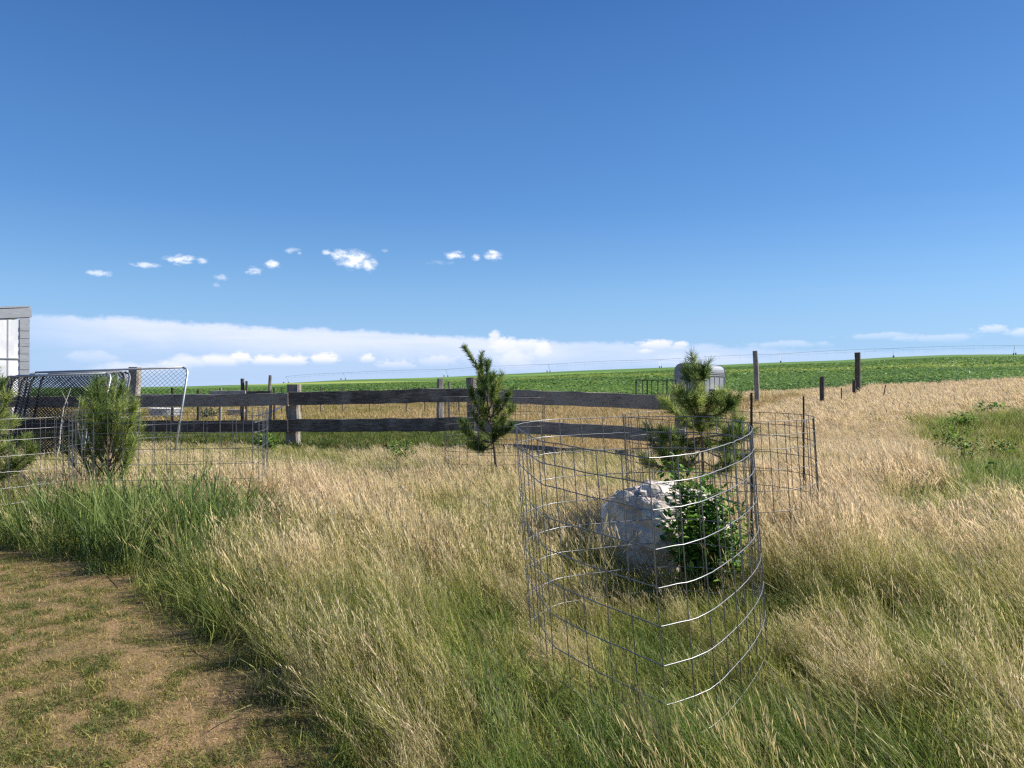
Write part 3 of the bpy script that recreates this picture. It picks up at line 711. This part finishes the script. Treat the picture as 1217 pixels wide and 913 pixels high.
# corral behind, seen over the rail
cf = thing('corral_fence', (-7.4, 20.5, ztf(-7.4, 20.5)), 'old grey plank corral showing just above the dark rail on the left', 'fence')
for (px, pt, wpx, m) in [(205, 461, 3, M_dpost), (262, 461, 3.5, M_post), (288, 450, 4.6, M_dpost), (293, 453, 3, M_dpost), (321, 446, 3.8, M_post), (326, 461, 3, M_dpost), (236, 463, 4, M_dpost)]:
    p = at(px, pt, 20.5); g = ztf(p.x, 20.5) - .2; mb = post_mesh(p.z - g, wpx / F * 20.5 / 2, False, .006, 8)
    for i in range(len(mb.v)): mb.v[i] = mb.v[i] + Vector((p.x, 20.5, g)) - cf.location
    mb.build('post', m, cf)
for (pa, pb, ya, yb, h, m, dd) in [(160, 249, 470.5, 470, .07, M_board, 20.35), (249, 292, 467.5, 466.8, .12, M_board, 20.3), (292, 322, 467, 466, .07, M_dpost, 20.35), (170, 322, 480, 479, .1, M_board, 20.4)]:  # first pale plank: a rail's sunlit top edge put into shape and colour
    a = at(pa, ya, dd); b_ = at(pb, yb, dd); mb = MB(); mb.board(a - cf.location, b_ - cf.location, h, .04, 6, .004); mb.build('plank', m, cf)

# wire stock fence far behind, seen between the rails
wf = thing('wire_fence', (-6, 34, ztf(-6, 34)), 'thin wire fence on slim stakes seen between the rails of the board fence', 'fence')
WX = [335, 358, 381, 407, 439, 483, 505, 545]
tops_ = []
for px in WX:
    x_ = gx(px, 34); g = ztf(x_, 34); mb = MB(); mb.tube([Vector((x_, 34, g - .1)) - wf.location, Vector((x_, 34, g + 1.2)) - wf.location], .022, 6); mb.build('stake', M_dpost, wf); tops_.append((x_, g))
for hh in (.05, .45, .8, 1.15):
    mb = MB(); mb.tube([Vector((x_, 33.96, g + hh)) - wf.location for x_, g in tops_], .006, 4); mb.build('wire_strand', M_wire2, wf)

# ------------------------------------------------------------------ pile of chain-link panels leaning against the fence
def chain_panel(xl, xr, dtop, ztop_, lean_y, label, h=1.80, pipe=None, wire=.0058, skew=0., s=.055):
    M_pp = pipe or M_dull
    zb = None; base = Vector((xl, dtop - lean_y, 0)); zb = ztop_ - math.sqrt(h * h - lean_y ** 2)
    root = thing('chain_link_panel', (xl, dtop - lean_y, zb), label, 'chain link panel', 'chain link panels leaning in a pile')
    W = xr - xl; up = Vector((skew, lean_y, ztop_ - zb)).normalized(); sl = Vector((1, 0, .035)).normalized()
    q = lambda a, b_: sl * a + up * b_
    c = .10
    pts = [q(0, 0)] + [q(0, h - c), q(c * .3, h - c * .3), q(c, h)]
    MB().tube(pts, .019, 8).build('left_pipe', M_pp, root, True)
    MB().tube([q(W, 0), q(W, h - c), q(W - c * .3, h - c * .3), q(W - c, h)], .019, 8).build('right_pipe', M_pp, root, True)
    MB().tube([q(c, h), q(W - c, h)], .018, 8).build('top_pipe', M_pp, root, True)
    MB().tube([q(.02, .04), q(W - .02, .04)], .022, 8).build('bottom_pipe', M_pp, root, True)
    mb = MB(); nrm = Vector((1, 0, 0)).cross(up)
    k = -int(h / s)
    while k * s < W:                      # two families of diagonals clipped to the frame
        for sg in (1, -1):
            a0, b0, a1, b1 = (k * s, 0, k * s + h, h) if sg == 1 else (k * s + h, 0, k * s, h)
            ts = [0, 1]
            lo, hi = 0., 1.
            da = a1 - a0
            for lim, sign in ((.02, 1), (W - .02, -1)):
                t_ = (lim - a0) / da
                if (da > 0) == (sign == 1): lo = max(lo, t_)
                else: hi = min(hi, t_)
            if hi - lo > .02:
                p0 = q(a0 + da * lo, .03 + (h - .06) * lo); p1 = q(a0 + da * hi, .03 + (h - .06) * hi)
                mb.tube([p0 + nrm * .004 * sg, p1 + nrm * .004 * sg], wire / 2, 3, False)
        k += 1
    o = mb.build('chain_mesh', M_mesh, root); o['kind'] = 'stuff'
    return root
chain_panel(-8.50, -5.70, 13.55, 1.93, .62, 'largest chain link panel at the back of the pile, reaching furthest right', pipe=M_pipe, s=.085)
chain_panel(-8.40, -6.75, 13.49, 1.88, .62, 'chain link panel in the middle of the leaning pile')
chain_panel(-8.70, -6.70, 13.35, 1.865, .66, 'chain link panel second from the front of the leaning pile')
chain_panel(-8.80, -6.90, 13.26, 1.85, .72, 'frontmost chain link panel of the pile beside the left pines', pipe=M_pipe)
chain_panel(-8.30, -6.85, 13.60, 1.90, .55, 'short chain link panel tucked furthest back in the pile')
chain_panel(-8.62, -6.80, 13.305, 1.858, .69, 'narrow-meshed chain link panel just behind the frontmost of the pile')
chain_panel(-8.52, -6.65, 13.42, 1.873, .64, 'chain link panel leaning against the largest one in the pile')
# pale poles in front of the pile
for i, (pa, pb, ya, yb) in enumerate([(101, 95, 498, 532), (105, 98, 497, 533), (109, 102, 499, 533), (113, 107, 498, 532)]):
    a = at(pa, ya, 12.25); b_ = at(pb, yb, 12.0); b_.z = ztf(b_.x, b_.y); d_ = (a - b_)
    o = MB().tube([Vector((0, 0, 0)), d_ * .5, d_], .016, 8).build('pole', M_white, None, True); o.location = b_
    tag(o, ['leftmost', 'second from the left', 'third from the left', 'rightmost'][i] + ' of the four thin white poles leaning behind the bushy pine', 'pole', 'thin white poles')
for i, (pa, pb, ya, yb) in enumerate([(118, 106, 455, 515), (85, 62, 462, 520), (93, 100, 470, 515)]):
    a = at(pa, ya, 12.6); b_ = at(pb, yb, 12.2); b_.z = ztf(b_.x, b_.y); d_ = a - b_; mb = MB()
    pp = [d_ * t + Vector((math.sin(t * 5 + i) * .05, 0, 0)) for t in (0, .25, .5, .75, 1)]
    mb.tube(pp, .013, 5, r2=.005)
    for t in (.5, .65, .8): mb.tube([d_ * t, d_ * t + Vector((random.uniform(-.25, .25), -.05, .22))], .006, 4, r2=.002)
    o = mb.build('dead_branch', M_board, None); o.location = b_
    tag(o, ['long curved dead branch in front of the chain link pile', 'bare dead branch at the left end of the chain link pile', 'short dead branch leaning in the middle of the chain link pile'][i], 'branch', 'dead branches on the pile')

# ------------------------------------------------------------------ shed at the left edge
sh = thing('shed', (-12.55, 20, ztf(-12.55, 20)), 'white panelled shed with grey metal trim at the left edge', 'shed', rz=R(44))
zt0 = 3.72 - sh.location.z
MB().box((-2.3, .08, (zt0 - .55) / 2), 4.4, .08, zt0 - .55).build('wall', M_panel, sh)
for k in range(12):
    MB().box((-.295 - .37 * k, .028, zt0 * .5 + .55 - .2), .345, .022, zt0 - 1.55 + .25).build('wall_panel', M_panel, sh)
    MB().box((-.48 - .37 * k, .020, (zt0 - .25) / 2), .03, .018, zt0 - .25).build('batten', M_corr, sh)
MB().box((-2.3, .01, 1.92), 4.4, .03, .03).build('cross_rail', M_corr, sh)
tr_ = MB(); tr_.box((-.11, .015, (zt0 - .16) / 2), .22, .03, zt0 - .16)
for k in range(int((zt0 - .3) / .2)): tr_.box((-.11, -.003, .1 + k * .2), .215, .010, .10)
tr_.build('corner_trim', M_corr, sh)
mb = MB()
for k in range(16): mb.box((-.063, 1.62, .11 + k * .2), .15, 3.2, .1)
mb.box((-.07, 1.62, (zt0 - .3) / 2), .14, 3.15, zt0 - .3); mb.build('side_wall', M_corr, sh)
MB().board((-4.6, .01, zt0 - .62), (.04, .01, zt0 - .085), .24, .05, 4, .002).build('fascia', M_corr, sh)
M_ = Matrix.Rotation(-math.atan2(.535, 4.67), 4, 'Y')
MB().box((-2.28, 1.66, zt0 - .19), 4.62, 3.3, .04, M_.to_3x3()).build('roof', M_corr, sh)
MB().box((-2.3, 3.2, (zt0 - .55) / 2), 4.4, .08, zt0 - .55).build('wall', M_panel, sh)

# ------------------------------------------------------------------ livestock trailer
TD = 36.; tx = gx(819, TD)
tr = thing('livestock_trailer', (tx, TD, ztf(tx, TD) - .02), 'small silver round-topped livestock trailer parked behind the tall pine', 'trailer', rz=-R(31))
W_, L_, z0, z1 = 1.38, 3.5, .42, 1.93; rc = .34
prof = []
for k in range(7):
    a = R(90) * k / 6; prof.append((W_ / 2 - rc + rc * math.sin(a), z1 - rc + rc * math.cos(a)))
prof = [(-x_, z_) for x_, z_ in prof[::-1]] + prof
prof = [(-W_ / 2, z0)] + prof + [(W_ / 2, z0)]
def sweep(ya, yb, inset=0., m=M_alu, name='body', thin=True):
    mb = MB(); n_ = len(prof)
    for yy in (ya, yb):
        for (a, c) in prof: mb.v.append(Vector((a * (1 - inset), yy, c if c < 1 else c - inset * .5)))
    for i in range(n_ - 1): mb.f.append((i, i + 1, n_ + i + 1, n_ + i))
    mb.f.append(tuple(range(n_))[::-1]); mb.f.append(tuple(range(n_, 2 * n_))); mb.f.append((0, n_, 2 * n_ - 1, n_ - 1)[::-1])
    return mb.build(name, m, tr)
sweep(0, L_)
for ya in (-.015, L_ - .03):         # hoop ribs stand proud
    mb = MB(); pp = [Vector((a * 1.015, ya + .02, c + (.012 if c > 1 else 0))) for a, c in prof]; mb.tube(pp, .018, 6); mb.build('hoop', M_alu, tr)
for sx in (-1, 1):
    MB().box((sx * (W_ / 2 + .012), L_ * .5, z1 - rc - .16), .014, L_ - .3, .20).build('vent_opening', M_black, tr)
    for k in range(2): MB().box((sx * (W_ / 2 + .026), L_ * .5, z1 - rc - .20 + k * .09), .012, L_ - .2, .028).build('slat', M_pipe, tr)
    for k in range(5): MB().box((sx * (W_ / 2 + .018), .15 + k * (L_ - .3) / 4, .95), .02, .04, .95).build('side_post', M_alu, tr)
    for yy in (L_ * .42, L_ * .62):
        wh = MB(); wh.tube([(sx * (W_ / 2 + .02), yy, .33), (sx * (W_ / 2 + .20), yy, .33)], .33, 20); o = wh.build('wheel', M_tyre, tr)
        MB().tube([(sx * (W_ / 2 + .195), yy, .33), (sx * (W_ / 2 + .215), yy, .33)], .18, 14).build('rim', M_white, o)
    MB().board((sx * (W_ / 2 + .12), L_ * .25, .74), (sx * (W_ / 2 + .12), L_ * .79, .74), .05, .26, 3, .001).build('fender', M_white, tr)
MB().box((0, -.03, 1.2), W_ * .78, .03, 1.45).build('end_door', M_alu, tr)
MB().box((0, -.055, 1.2), .05, .03, 1.4).build('door_bar', M_pipe, tr)
MB().box((0, L_ / 2, z0 - .05), W_ * .9, L_, .08).build('chassis', M_black, tr)
MB().tube([(0, L_, .40), (0, L_ + .9, .42)], .05, 6).build('drawbar', M_black, tr)
MB().tube([(0, L_ + .75, -.05), (0, L_ + .75, .6)], .03, 6).build('jack', M_black, tr)

# black pen panel left of the trailer
pd = 33.; g0 = gx(756, pd); g1 = gx(803, pd)
pp_ = thing('pen_panel', (g0, pd, ztf(g0, pd)), 'black steel pen panel with upright bars standing left of the trailer', 'panel')
zt_top = CAMZ + 10.2 / F * pd - pp_.location.z
for fr, r_ in ((0, .022), (.165, .014), (.28, .022), (.39, .012), (.55, .014), (.68, .012), (.78, .022), (.93, .014), (1, .022)):
    MB().tube([((g1 - g0) * fr, 0, 0), ((g1 - g0) * fr, 0, zt_top)], r_ * 1.4, 6).build('bar', M_black, pp_)
for hz_ in (zt_top, zt_top * .5, .12): MB().tube([(0, 0, hz_), (g1 - g0, 0, hz_)], .022, 6).build('cross_bar', M_black, pp_)

# things low behind the rail on the left
sx_ = gx(196, 30)
stt = thing('stock_tank', (sx_, 30, ztf(sx_, 30)), 'low pale round stock tank seen through the board fence on the left', 'tank')
mb = MB(); mb.tube([(0, 0, 0), (0, 0, .12), (0, 0, .24), (0, 0, .36)], [.55, .56, .56, .57], 24, cap=False); mb.build('tank_wall', M_pipe, stt)
MB().tube([(math.cos(a) * .57, math.sin(a) * .57, .37) for a in [i * math.pi / 12 for i in range(25)]], .02, 5).build('rim', M_white, stt)
MB().tube([(0, 0, .04), (0, 0, .06)], .55, 24).build('tank_floor', M_pipe, stt)
bx_ = gx(281, 30)
bst = thing('board_pile', (bx_, 30, ztf(bx_, 30)), 'small pile of pale boards seen through the board fence left of the square post', 'board pile')
for k in range(5): MB().board((-.32 + random.uniform(-.05, .05), random.uniform(-.05, .05), .04 + k * .065), (.34, random.uniform(-.08, .08), .04 + k * .065), .055, .2, 3, .003).build('board', M_board, bst)
px_ = gx(310, 28)
ppl = thing('pipe_pile', (px_, 28, ztf(px_, 28)), 'heap of thin grey pipes lying aslant left of the square post', 'pipe pile')
for k in range(6): MB().tube([(-.6 + k * .06, k * .07, .06 + k * .01), (.5 + k * .04, .1 + k * .07, .32 + k * .035)], .022, 6).build('pipe', M_pipe, ppl)

# ------------------------------------------------------------------ centre pivot irrigator on the horizon
pv_px = [(340, 451.5, 425), (408, 448.5, 410), (530, 446, 385), (652, 441.5, 362), (785, 436, 345), (928, 430.2, 330), (1062, 424.2, 318), (1206, 414.5, 308), (1370, 410, 300)]
p0_ = at(1206, 424, 308)
pv = thing('pivot_irrigator', (p0_.x, p0_.y, ztf(p0_.x, p0_.y)), 'long thin centre pivot irrigator spanning the crop field along the horizon', 'irrigator')
prev = None
for (px, py, d) in pv_px:
    x_ = gx(px, d); g = ztf(x_, d); top = Vector((x_, d, g + 3.9)) - pv.location
    tw = MB(); ax = Vector((.92, -.38, 0)); nr = Vector((.38, .92, 0))
    for s in (-1, 1): tw.tube([top, top + nr * 2.1 * s - Vector((0, 0, 3.3))], .055, 4)
    tw.tube([top + nr * 2.2 - Vector((0, 0, 3.3)), top - nr * 2.2 - Vector((0, 0, 3.3))], .06, 4)
    t_ = tw.build('tower', M_pipe, pv)
    for s in (-1, 1):
        c_ = top + nr * 2.1 * s - Vector((0, 0, 3.35)); MB().tube([c_ - ax * .15, c_ + ax * .15], .42, 10).build('wheel', M_dull, t_)
    if prev is not None:
        pts_ = []
        for k in range(13):
            f_ = k / 12; q_ = prev.lerp(top, f_); q_.z += math.sin(f_ * math.pi) * .3; pts_.append(q_)
        MB().tube(pts_, .05, 5).build('span_pipe', M_pipe, pv)
        MB().tube([pts_[0] - Vector((0, 0, .15))] + [p - Vector((0, 0, 1.0)) for p in pts_[2:-2:2]] + [pts_[-1] - Vector((0, 0, .15))], .018, 4).build('truss_rod', M_wire2, pv)
        dr = MB()
        for k in range(1, 12):
            dr.tube([pts_[k], pts_[k] - Vector((0, 0, 2.2))], .012, 3, False)
            if k % 2 == 0: dr.tube([pts_[k], pts_[k] - Vector((0, 0, 1.0))], .018, 3, False)
        o = dr.build('drop_hoses', M_wire2, pv); o['kind'] = 'stuff'
    prev = top

# ------------------------------------------------------------------ boulder
def boulder():
    bm = bmesh.new(); bmesh.ops.create_icosphere(bm, subdivisions=5, radius=1)
    planes = [((-.82, -.55, .0), .62), ((.12, -.62, .80), .60), ((-.35, -.45, .85), .74), ((.35, -.5, .8), .78), ((.2, -1, .05), .74), ((-1, .1, .25), .80), ((.9, -.2, .45), .78), ((-.5, .2, .9), .77), ((.1, .3, 1), .80), ((-.55, -.85, -.25), .75), ((.75, -.7, .2), .80)]
    for v in bm.verts:
        p = v.co.copy()
        for n_, d_ in planes:
            n_ = Vector(n_).normalized(); k = p.dot(n_)
            if k > d_: p -= n_ * (k - d_) * .93
        a = mnoise.fractal(p * 1.7 + Vector((3, 1, 7)), .9, 2.1, 5); b_ = mnoise.fractal(p * 7, .8, 2, 4)
        r_ = abs(mnoise.noise(p * 2.6 + Vector((9, 2, 4))))
        c_ = mnoise.cell(p * 3.1 + Vector((2, 5, 1)))
        p *= 1 + a * .15 + b_ * .035 + (c_ - .5) * .035 - max(0, .10 - r_) * .6
        v.co = Vector((p.x * .58, p.y * .42, p.z * .43))
    me = bpy.data.meshes.new('boulder'); bm.to_mesh(me); bm.free()
    me.polygons.foreach_set('use_smooth', [False] * len(me.polygons)); return me
rx_ = gx(790, 5.75)
ro = link('boulder', boulder(), None, M_rock); ro.location = (rx_ + .03, 5.75, ztf(rx_, 5.75) + .33); ro.rotation_euler = (R(4), R(12), R(6))
tag(ro, 'large pale weathered boulder seen through the front wire cage', 'boulder')

# ------------------------------------------------------------------ leafy shrub in front of the boulder
def leafy(name, base, stems, leafL, nper, m, label, cat, group=None, seed=1, spread=.08, stemr=.006, upl=.2):
    rn = random.Random(seed); root = thing(name, base, label, cat, group); V = []; Fc = []; bv = []; sm = MB()
    for tip in stems:
        tip = Vector(tip) - root.location; a = Vector((0, 0, 0)); mid = a.lerp(tip, .5) + Vector((rn.gauss(0, .04), rn.gauss(0, .04), .04))
        path = [a, a.lerp(mid, .5), mid, mid.lerp(tip, .5), tip]; sm.tube(path, stemr, 5, r2=stemr * .35)
        for k in range(nper):
            t = 1 - (rn.random() ** 1.2) * .75; i = min(int(t * 4), 3); p = path[i].lerp(path[i + 1], t * 4 - i)
            p = p + Vector((rn.gauss(0, spread), rn.gauss(0, spread), rn.gauss(0, spread * .8)))
            d = Vector((rn.gauss(0, 1), rn.gauss(0, 1), rn.gauss(upl, .5))).normalized(); s = d.cross(Vector((rn.gauss(0, .4), rn.gauss(0, .4), 1))).normalized()
            u_ = s.cross(d); L = leafL * rn.uniform(.6, 1.25); b_ = rn.random(); q = len(V)
            pts = [p, p + d * L * .35 + s * L * .26 + u_ * L * .07, p + d * L * .7 + s * L * .2 + u_ * L * .05, p + d * L, p + d * L * .7 - s * L * .2 + u_ * L * .05, p + d * L * .35 - s * L * .26 + u_ * L * .07, p + d * L * .5 - u_ * L * .03]
            V += [tuple(x_) for x_ in pts]; bv += [b_] * 7
            Fc += [(q, q + 1, q + 6), (q + 1, q + 2, q + 6), (q + 2, q + 3, q + 6), (q + 3, q + 4, q + 6), (q + 4, q + 5, q + 6), (q + 5, q, q + 6)]
    sm.build('stems', M_bark, root); o = link('foliage', np_mesh('foliage', V, Fc, {'bv': bv}, m), root); o['kind'] = 'stuff'
    return root
def tips(lst, d, dj=.12, seed=1):
    rn = random.Random(seed); return [at(px, py, d + rn.uniform(-dj, dj)) for px, py in lst]
bx2 = gx(838, 5.15)
leafy('leafy_shrub', (bx2, 5.15, ztf(bx2, 5.15)), tips([(800, 550), (806, 566), (822, 572), (840, 570), (855, 585), (868, 600), (878, 620), (880, 645), (872, 660), (800, 590), (796, 612), (800, 640), (812, 655), (830, 600), (845, 620), (855, 650), (835, 655), (820, 625), (842, 590), (862, 630), (826, 585), (812, 605), (850, 665), (865, 675)], 5.15, .16, 3), .052, 150, M_shrub,
      'bright green leafy shrub growing in front of the pale boulder', 'shrub', seed=4, spread=.050)
for i, (px, d, tl_, lf, m, lab) in enumerate([
    (246, 26, [(232, 489), (238, 484), (246, 483), (254, 485), (261, 488), (242, 488), (252, 489)], .10, M_grey, 'grey-green bush behind the lower rail left of the square post'),
    (318, 13.4, [(306, 522), (310, 516), (316, 515), (322, 515), (328, 519), (314, 522), (324, 524)], .07, M_shrub, 'dark green weed clump at the foot of the fence left of the square post'),
    (478, 11.2, [(462, 532), (468, 526), (476, 524), (484, 525), (490, 530), (473, 534), (485, 536)], .05, M_shrub, 'dark leafy weed in the dry grass left of the wind-bent pine'),
    (1120, 13.0, [(1105, 505), (1115, 500), (1128, 500), (1138, 508), (1112, 512), (1130, 515)], .06, M_shrub, 'low green weed at the left rim of the green hollow on the right'),
    (1150, 11.5, [(1130, 520), (1140, 512), (1152, 512), (1162, 518), (1140, 528), (1160, 530)], .06, M_shrub, 'green weed in the middle of the hollow on the right'),
    (1180, 9.0, [(1160, 560), (1170, 550), (1184, 552), (1196, 560), (1175, 568), (1190, 574)], .06, M_shrub, 'dark green weed nearest the camera in the hollow on the right'),
    (1195, 12.5, [(1178, 535), (1186, 528), (1196, 527), (1206, 533), (1190, 540), (1202, 541)], .07, M_shrub, 'dark weed clump at the right edge of the photo, middle of the hollow'),
    (1142, 15.5, [(1128, 500), (1136, 494), (1146, 493), (1156, 498), (1140, 503), (1152, 504)], .08, M_shrub, 'dark green weed on the left bank of the hollow behind the others'),
    (1175, 19.0, [(1160, 487), (1170, 483), (1184, 482), (1196, 485), (1175, 489), (1188, 491)], .10, M_shrub, 'dark weed clump at the far side of the green hollow'),
    ]):
    x_ = gx(px, d); leafy('weed_clump', (x_, d, ztf(x_, d)), tips(tl_, d, .15, i), lf, 42, m, lab, 'weed', 'weed clumps', seed=20 + i, spread=.05 * d / 12, stemr=.005)

# ------------------------------------------------------------------ young pines
def pine(d, trunk, shoots, label, seed, nl=.085, dens=620, nw=.0032, rad=.02, dj=.20):
    rn = random.Random(seed); tp = [at(px, py, d) for px, py in trunk]
    base = Vector((tp[0].x, d, ztf(tp[0].x, d) - .03)); root = thing('pine_tree', base, label, 'pine tree', 'young pines in wire cages'); O = root.location
    tp = [base] + tp[1:]; path = [Vector(v) for v in catmull(tp, 5)]; n = len(path)
    tr_ = MB(); tr_.tube([p - O for p in path], [rad * (1 - .75 * i / (n - 1)) for i in range(n)], 8); tr_.build('trunk', M_bark, root, True)
    V = []; Fc = []; bv = []; n_shoot = []
    def needles(poly, dens_, tone):
        L = sum((poly[i + 1] - poly[i]).length for i in range(len(poly) - 1))
        for k in range(int(L * dens_)):
            s = rn.random() * L; i = 0
            while i < len(poly) - 2 and s > (poly[i + 1] - poly[i]).length: s -= (poly[i + 1] - poly[i]).length; i += 1
            a = poly[i]; b_ = poly[i + 1]; ax = (b_ - a).normalized(); p = a + ax * min(s, (b_ - a).length)
            o_ = Vector((rn.gauss(0, 1), rn.gauss(0, 1), rn.gauss(0, 1))); o_ = (o_ - ax * o_.dot(ax)).normalized()
            an_ = rn.uniform(.3, 1.15); d_ = (ax * math.cos(an_) + o_ * math.sin(an_)); d_.z += .10; d_.normalize()
            l = nl * rn.uniform(.65, 1.2); sd_ = d_.cross(Vector((rn.gauss(0, 1), rn.gauss(0, 1), rn.gauss(0, 1)))).normalized() * nw * .5
            q = len(V); c_ = p - O; V.extend([tuple(c_ - sd_), tuple(c_ + sd_), tuple(c_ + d_ * l * .6 + sd_ * .9 - Vector((0, 0, l * .02))), tuple(c_ + d_ * l), tuple(c_ + d_ * l * .6 - sd_ * .9 - Vector((0, 0, l * .02)))])
            bb = min(1, max(0, tone + rn.uniform(-.3, .3))); bv.extend([bb] * 5); Fc.append((q, q + 1, q + 2, q + 3, q + 4))
    needles(path[int(n * .60):], dens * 1.25, .5)
    for (fr, px, py) in shoots:  # noqa
        st = path[min(n - 1, int(fr * (n - 1)))]; dd = d + rn.uniform(-dj, dj) * 1.6
        tip = at(px, py, dd); v = tip - st
        c1_ = st + v * .4 + Vector((v.x * .08, v.y * .08, -abs(v.length) * .10)); c2_ = st + v * .75 + Vector((v.x * .05, 0, -.03))
        br = [Vector(q) for q in catmull([st, c1_, c2_, tip], 4)]
        mb = MB(); m_ = len(br); mb.tube([p - O for p in br], [rad * .5 * (1 - .75 * i / (m_ - 1)) for i in range(m_)], 6); mb.build('branch', M_bark, root, True)
        tone = rn.uniform(.25, .75)
        needles(br[int(m_ * .30):], dens, tone)
        for k in range(rn.randint(4, 6)):          # side shoots
            i0 = rn.randint(int(m_ * .35), m_ - 3); a = br[i0]; ln = rn.uniform(.06, .15) * (nl / .085) ** .5
            dr_ = ((br[-1] - a).normalized() * .9 + Vector((rn.gauss(0, .6), rn.gauss(0, .6), .55))).normalized()
            tw_ = [a, a + dr_ * ln * .5, a + (dr_ + Vector((0, 0, .25))).normalized() * ln]
            needles(tw_, dens * .9, tone + rn.uniform(-.15, .2))
    o = link('needles', np_mesh('needles', V, Fc, {'bv': bv}, M_needle), root); o['kind'] = 'stuff'
    return root
pine(9.9, [(592, 575), (588, 540), (584, 505), (576, 462), (566, 435), (552, 413)],
     [(.55, 571, 425), (.55, 579, 431), (.5, 596, 444), (.45, 604, 470), (.45, 560, 468), (.42, 608, 484), (.35, 562, 490), (.3, 553, 514), (.35, 606, 508), (.25, 558, 530), (.3, 570, 535), (.6, 585, 450), (.4, 575, 485), (.3, 548, 503), (.5, 568, 452), (.35, 592, 498), (.45, 592, 476), (.5, 588, 458), (.3, 586, 520), (.4, 566, 478), (.3, 602, 495)],
     'slender pine with its top bent left by the wind, in front of the board fence', 5, nl=.085, dens=850, dj=.12, nw=.0046)
pine(6.5, [(838, 640), (836, 590), (834, 520), (830, 460), (822, 421)],
     [(.8, 838, 445), (.8, 815, 448), (.62, 804, 468), (.62, 860, 470), (.6, 793, 484), (.6, 872, 478), (.5, 768, 510), (.5, 882, 500), (.45, 776, 530), (.5, 888, 520), (.4, 770, 552), (.45, 884, 545), (.4, 798, 556), (.4, 860, 560), (.55, 812, 500), (.55, 852, 500), (.5, 840, 530), (.5, 818, 535), (.6, 826, 470), (.5, 790, 520), (.45, 875, 520), (.5, 830, 505), (.45, 815, 555), (.7, 828, 448), (.62, 845, 478), (.62, 816, 475), (.4, 785, 540), (.45, 868, 530)],
     'tall full pine behind the boulder, leader pointing straight up beside the trailer', 8, nl=.090, dens=820, nw=.0036, rad=.017, dj=.2)
pine(8.6, [(131, 600), (130, 562), (129, 530), (128, 495), (126, 452)],
     [(.25, 100, 470), (.3, 110, 455), (.5, 118, 449), (.5, 137, 449), (.3, 148, 456), (.25, 160, 473), (.2, 166, 492), (.2, 92, 490), (.15, 84, 515), (.15, 160, 518), (.12, 76, 532), (.2, 146, 505), (.2, 112, 505), (.35, 130, 475), (.1, 100, 538), (.1, 154, 535), (.3, 142, 480), (.3, 112, 482), (.22, 128, 515), (.55, 125, 462), (.18, 170, 505), (.4, 106, 462), (.4, 152, 463), (.35, 96, 478), (.35, 162, 480), (.45, 116, 455), (.45, 144, 455), (.4, 135, 462), (.3, 100, 495), (.3, 156, 498)],
     'bushy rounded pine behind the tall green grass, in front of the chain link pile', 13, nl=.095, dens=440, nw=.0042, dj=.28)
pine(8.0, [(-22, 640), (-20, 580), (-18, 520), (-10, 470), (-4, 440)],
     [(.7, 4, 452), (.6, 12, 470), (.6, -30, 460), (.5, 22, 500), (.4, 34, 520), (.35, 44, 532), (.3, 40, 546), (.3, 22, 552), (.4, 8, 530), (.4, -50, 500), (.3, -60, 530), (.5, 5, 490), (.25, 10, 556), (.5, -35, 480)],
     'leftmost pine, partly cut off by the edge of the photo', 17, nl=.095, dens=440, nw=.0042, dj=.25)

# single straws lying on the lawn
for i, (pa, ya, pb, yb) in enumerate([(257, 872, 300, 854), (128, 690, 150, 712), (232, 775, 262, 790)]):
    da = (CAMZ - .14) * F / (ya - CY); db = (CAMZ - .14) * F / (yb - CY); xa, xb = gx(pa, da), gx(pb, db)
    a = Vector((xa, da, ztf(xa, da) + .03)); b_ = Vector((xb, db, ztf(xb, db) + .045)); d_ = b_ - a
    o = MB().tube([Vector((0, 0, 0)), d_ * .5 + Vector((0, 0, .012)), d_], .0022, 5, r2=.004).build('straw', M_heads, None); o.location = a
    tag(o, ['pale dry straw lying on the lawn near the bottom edge', 'pale straw at the lawn corner below the tall green grass', 'pale straw in the shade of the grass edge'][i], 'straw', 'loose straws on the lawn')
